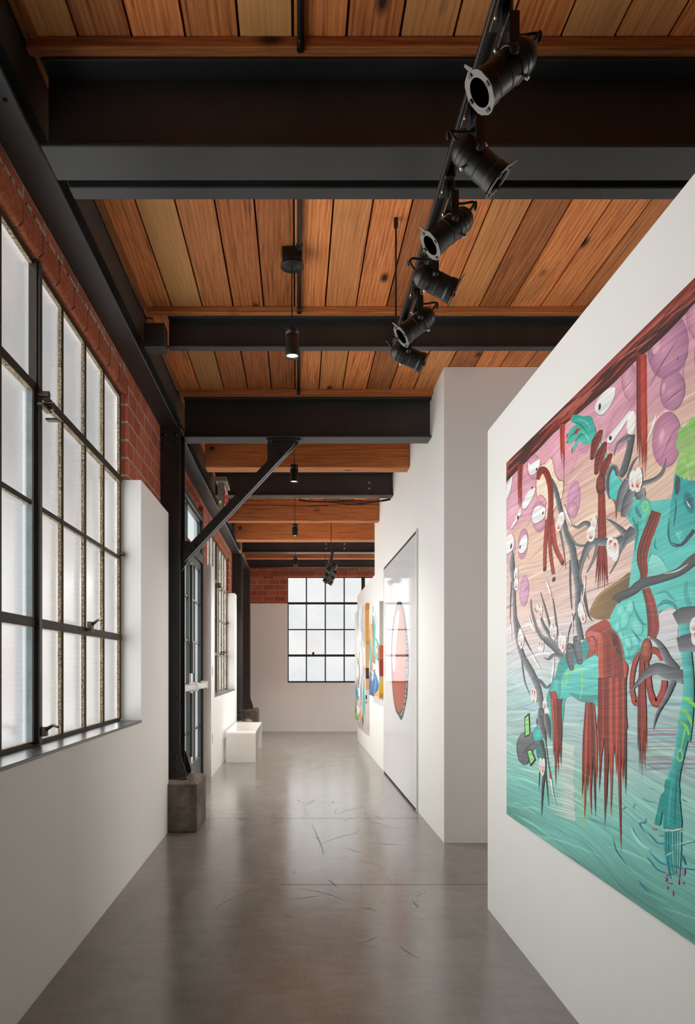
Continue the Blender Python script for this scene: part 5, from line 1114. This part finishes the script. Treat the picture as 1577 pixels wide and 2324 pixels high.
p = Paint(1.0); p.clip = (10.10, 11.95, .38, 2.205); p.side = (.66, .60, .54); p.fr(*XF)
p.grid(10.10, 11.95, 2, .38, 2.205, 2, lambda y, z: (190, 192, 190))
pal = [(150, 170, 184), (96, 130, 150), (206, 210, 208), (70, 150, 160), (214, 160, 110), (226, 226, 222), (120, 110, 104), (170, 190, 200), (188, 128, 80), (84, 110, 132), (232, 214, 190)]
for k in range(190):
    x = rp.uniform(72, 246); y = rp.uniform(180, 1950); l = rp.uniform(120, 520); c = rp.choice(pal); w = rp.uniform(4, 17)
    p.rib([(x, y), (x + rp.uniform(-5, 5), y + l * .5), (x + rp.uniform(-8, 8), y + l)], [1, w, 1], c, n=4)
for P, w, c in (([(240, 215), (240, 500), (236, 860)], [26, 30, 14], (222, 156, 76)), ([(222, 240), (224, 600), (222, 840)], [10, 14, 6], (198, 122, 48)), ([(120, 1040), (130, 1250), (125, 1500)], [14, 44, 12], (110, 90, 80)), ([(118, 1150), (122, 1270), (118, 1380)], [6, 20, 6], (236, 228, 220)), ([(90, 1470), (100, 1600), (118, 1700)], [20, 44, 30], (44, 140, 190)), ([(125, 1520), (140, 1580), (130, 1640)], [20, 30, 14], WH), ([(205, 1380), (210, 1620), (208, 1800), (215, 1960)], [10, 34, 30, 10], (58, 172, 172)), ([(85, 1890), (100, 1960), (125, 2010)], [20, 56, 30], (128, 182, 70)), ([(100, 1780), (125, 1850), (115, 1930)], [10, 44, 10], (238, 236, 230)), ([(150, 1850), (160, 1980), (170, 2050)], [10, 22, 8], (220, 150, 70)), ([(190, 1950), (195, 2020), (200, 2090)], [14, 18, 6], (50, 60, 80)), ([(215, 890), (222, 1050), (215, 1180)], [10, 24, 10], WH), ([(215, 1190), (220, 1230), (225, 1250)], [10, 26, 8], (176, 120, 84)), ([(244, 960), (246, 1100), (243, 1220)], [4, 10, 4], (40, 36, 40)), ([(84, 380), (80, 700), (90, 900)], [20, 26, 14], (176, 186, 188)), ([(140, 620), (150, 800), (146, 960)], [10, 22, 10], (230, 230, 226)), ([(190, 300), (188, 560), (196, 800)], [8, 16, 6], (88, 124, 150))): p.rib(P, w, c)
ab = p.build('abstract_painting', 10.10, 11.95, .38, 2.205, 1.054, MP2, 'taller canvas of vertical blue, grey and orange streaks, farther along the low white wall', 'painting')
mb = MB()
for z0, z1, c in ((1.55, 2.204, (.62, .30, .08)), (1.66, 2.10, (.70, .38, .12)), (1.00, 1.60, (.66, .40, .20)), (.94, 1.20, (.70, .34, .14)), (1.10, 1.26, (.05, .04, .05)), (.80, .86, (.05, .04, .05)), (.74, .77, (.30, .18, .12))):
    mb.box(1.001, 1.053 if z0 > .9 else 1.02, 10.0985 - .0002 * (len(mb.v) // 8), 10.0998, z0, z1, 0, c)
mb.build('canvas_edge', ME, ab, attr='edge')

# ---------------------------------------------------------------- glossy white door panel with the red oval
t = thing('sliding_panel', (1.04, 7.16, .02), 'tall glossy white panel door in the gallery wall with a red oval graphic', 'panel')
mb = MB(); mb.rbox(1.040, 1.0535, 6.04, 8.28, .022, 2.432, .002); mb.build('panel', M['gloss'], t)
mb = MB(); mb.box(1.042, 1.0538, 6.03, 8.29, 2.436, 2.452); mb.build('painted_gap_shade', M['inside'], t); mb = MB(); mb.box(1.044, 1.0538, 6.03, 8.29, .0005, .020); mb.build('painted_gap_shade', M['inside'], t)  # near-black strips painted in for the shade above and below the panel
mb = MB(); mb.rbox(1.036, 1.0535, 6.02, 8.30, 2.453, 2.468, .002); mb.rbox(1.036, 1.0535, 6.022, 6.036, .0, 2.453, .002); mb.rbox(1.036, 1.0535, 8.284, 8.298, .0, 2.453, .002); mb.build('trim_frame', M['wall'], t)
p = Paint(1.0405, 1.0); p.fr(*XF); DK = (66, 64, 62)
p.poly([(755, 160), (790, 175), (838, 320), (872, 560), (897, 800), (906, 1000), (905, 1250), (896, 1440), (885, 1640), (850, 1830), (815, 1970), (788, 2010), (765, 1985), (748, 1945), (712, 1890), (680, 1760), (655, 1560), (640, 1300), (635, 1000), (642, 760), (668, 480), (700, 290), (728, 190)], DK, n=3)
p.poly([(760, 215), (800, 300), (830, 460), (848, 700), (858, 950), (858, 1200), (850, 1450), (825, 1720), (790, 1850), (758, 1890), (722, 1840), (690, 1730), (660, 1530), (647, 1300), (642, 1000), (650, 760), (676, 500), (708, 310), (735, 235)], (196, 104, 80), (190, 84, 60), 3)
p.poly([(742, 305), (755, 330), (752, 480), (738, 600), (715, 760), (702, 950), (700, 1120), (690, 1230), (674, 1258), (660, 1200), (650, 1050), (650, 880), (660, 700), (685, 520), (712, 380)], (240, 240, 240), n=3)
for k, (x, y, a, h) in enumerate(((858, 612, 10, 24), (866, 668, 14, 26), (864, 728, 14, 40), (873, 795, 16, 44), (869, 855, 16, 44), (880, 905, 16, 34), (868, 945, 12, 26), (874, 1050, 20, 46), (880, 1145, 24, 90), (878, 1240, 26, 70), (876, 1300, 26, 60), (875, 1370, 26, 46), (872, 1425, 26, 50), (866, 1490, 26, 60), (855, 1570, 20, 60), (852, 1640, 20, 60), (840, 1710, 24, 60), (822, 1810, 20, 60), (812, 1865, 20, 50), (793, 1915, 14, 40), (780, 1930, 6, 16))):
    s_ = 1 if k % 2 else -1; c = (232, 232, 232)
    if k < 8 or k % 3 == 0: p.poly([(x - a * .5, y - h * .4 * s_), (x + a * .5, y - h * .3), (x + a * .1, y + h * .5)], c, n=1)
    else:
        p.line([(x - a * .5, y - h * .2), (x, y - h * .45), (x + a * .5, y - h * .1), (x + a * .2, y + h * .2)], [4, 7, 7, 4], c, n=3); p.line([(x - a * .4, y + h * .1), (x - a * .1, y + h * .45), (x + a * .45, y + h * .3)], [4, 7, 4], c, n=3)
me = bpy.data.meshes.new('oval_graphic'); o_ = Vector(t.location); me.from_pydata([tuple(Vector(q) - o_) for q in p.v], [], p.f); me.materials.append(MP3)
at = me.color_attributes.new('paint', 'FLOAT_COLOR', 'CORNER'); buf = []
for c in p.c:
    for q in c: buf += list(q) + [1.0]
at.data.foreach_set('color', buf); og = bpy.data.objects.new('oval_graphic', me); COL.objects.link(og); og.parent = t; og['label'] = 'red oval with dark rim and white lettering-like marks'
# ------------------------------------------------------------------ light and camera
w = bpy.data.worlds.new('overcast_sky'); SC.world = w; w.use_nodes = True
bg = w.node_tree.nodes['Background']; bg.inputs[0].default_value = (.97, .98, 1.0, 1); bg.inputs[1].default_value = 1.1
def sun(name, d, ang, e, col=(1, .985, .96)):
    l = bpy.data.lights.new(name, 'SUN'); l.energy = e; l.angle = math.radians(ang); l.color = col
    o = bpy.data.objects.new(name, l); COL.objects.link(o); o.rotation_euler = Vector(d).to_track_quat('-Z', 'Y').to_euler(); o.location = (-6, 3, 5) if d[0] > 0 else (1, 20, 5)
    return o
sun('hazy_daylight_side', (1, .0, -.30), 150, 22.0)
sun('hazy_daylight_end', (0, -1, -.02), 150, 5.5)
sun('added_fill_gallery', (-1, 0, -.02), 150, 40.0)  # added fill light, shines in through the two unseen gallery windows
cam = bpy.data.cameras.new('camera'); co = bpy.data.objects.new('camera', cam); COL.objects.link(co)
co.location = (0, 0, EYE); co.rotation_euler = (math.pi / 2, 0, 0)
cam.sensor_fit = 'AUTO'; cam.sensor_width = 36; cam.lens = 1570 * 36 / 2324
cam.shift_x = (788.5 - 674) / 2324; cam.shift_y = (1517 - 1162) / 2324; cam.clip_start = .02
SC.camera = co
SC.view_settings.view_transform = 'Standard'; SC.view_settings.look = 'None'; SC.view_settings.gamma = 1; SC.view_settings.exposure = 0
SC.view_settings.use_curve_mapping = False
SC.cycles.use_denoising = True; SC.cycles.max_bounces = 10; SC.cycles.diffuse_bounces = 6; SC.cycles.transparent_max_bounces = 12
SC.cycles.sample_clamp_indirect = 8.0; SC.cycles.blur_glossy = .5; SC.cycles.caustics_reflective = False
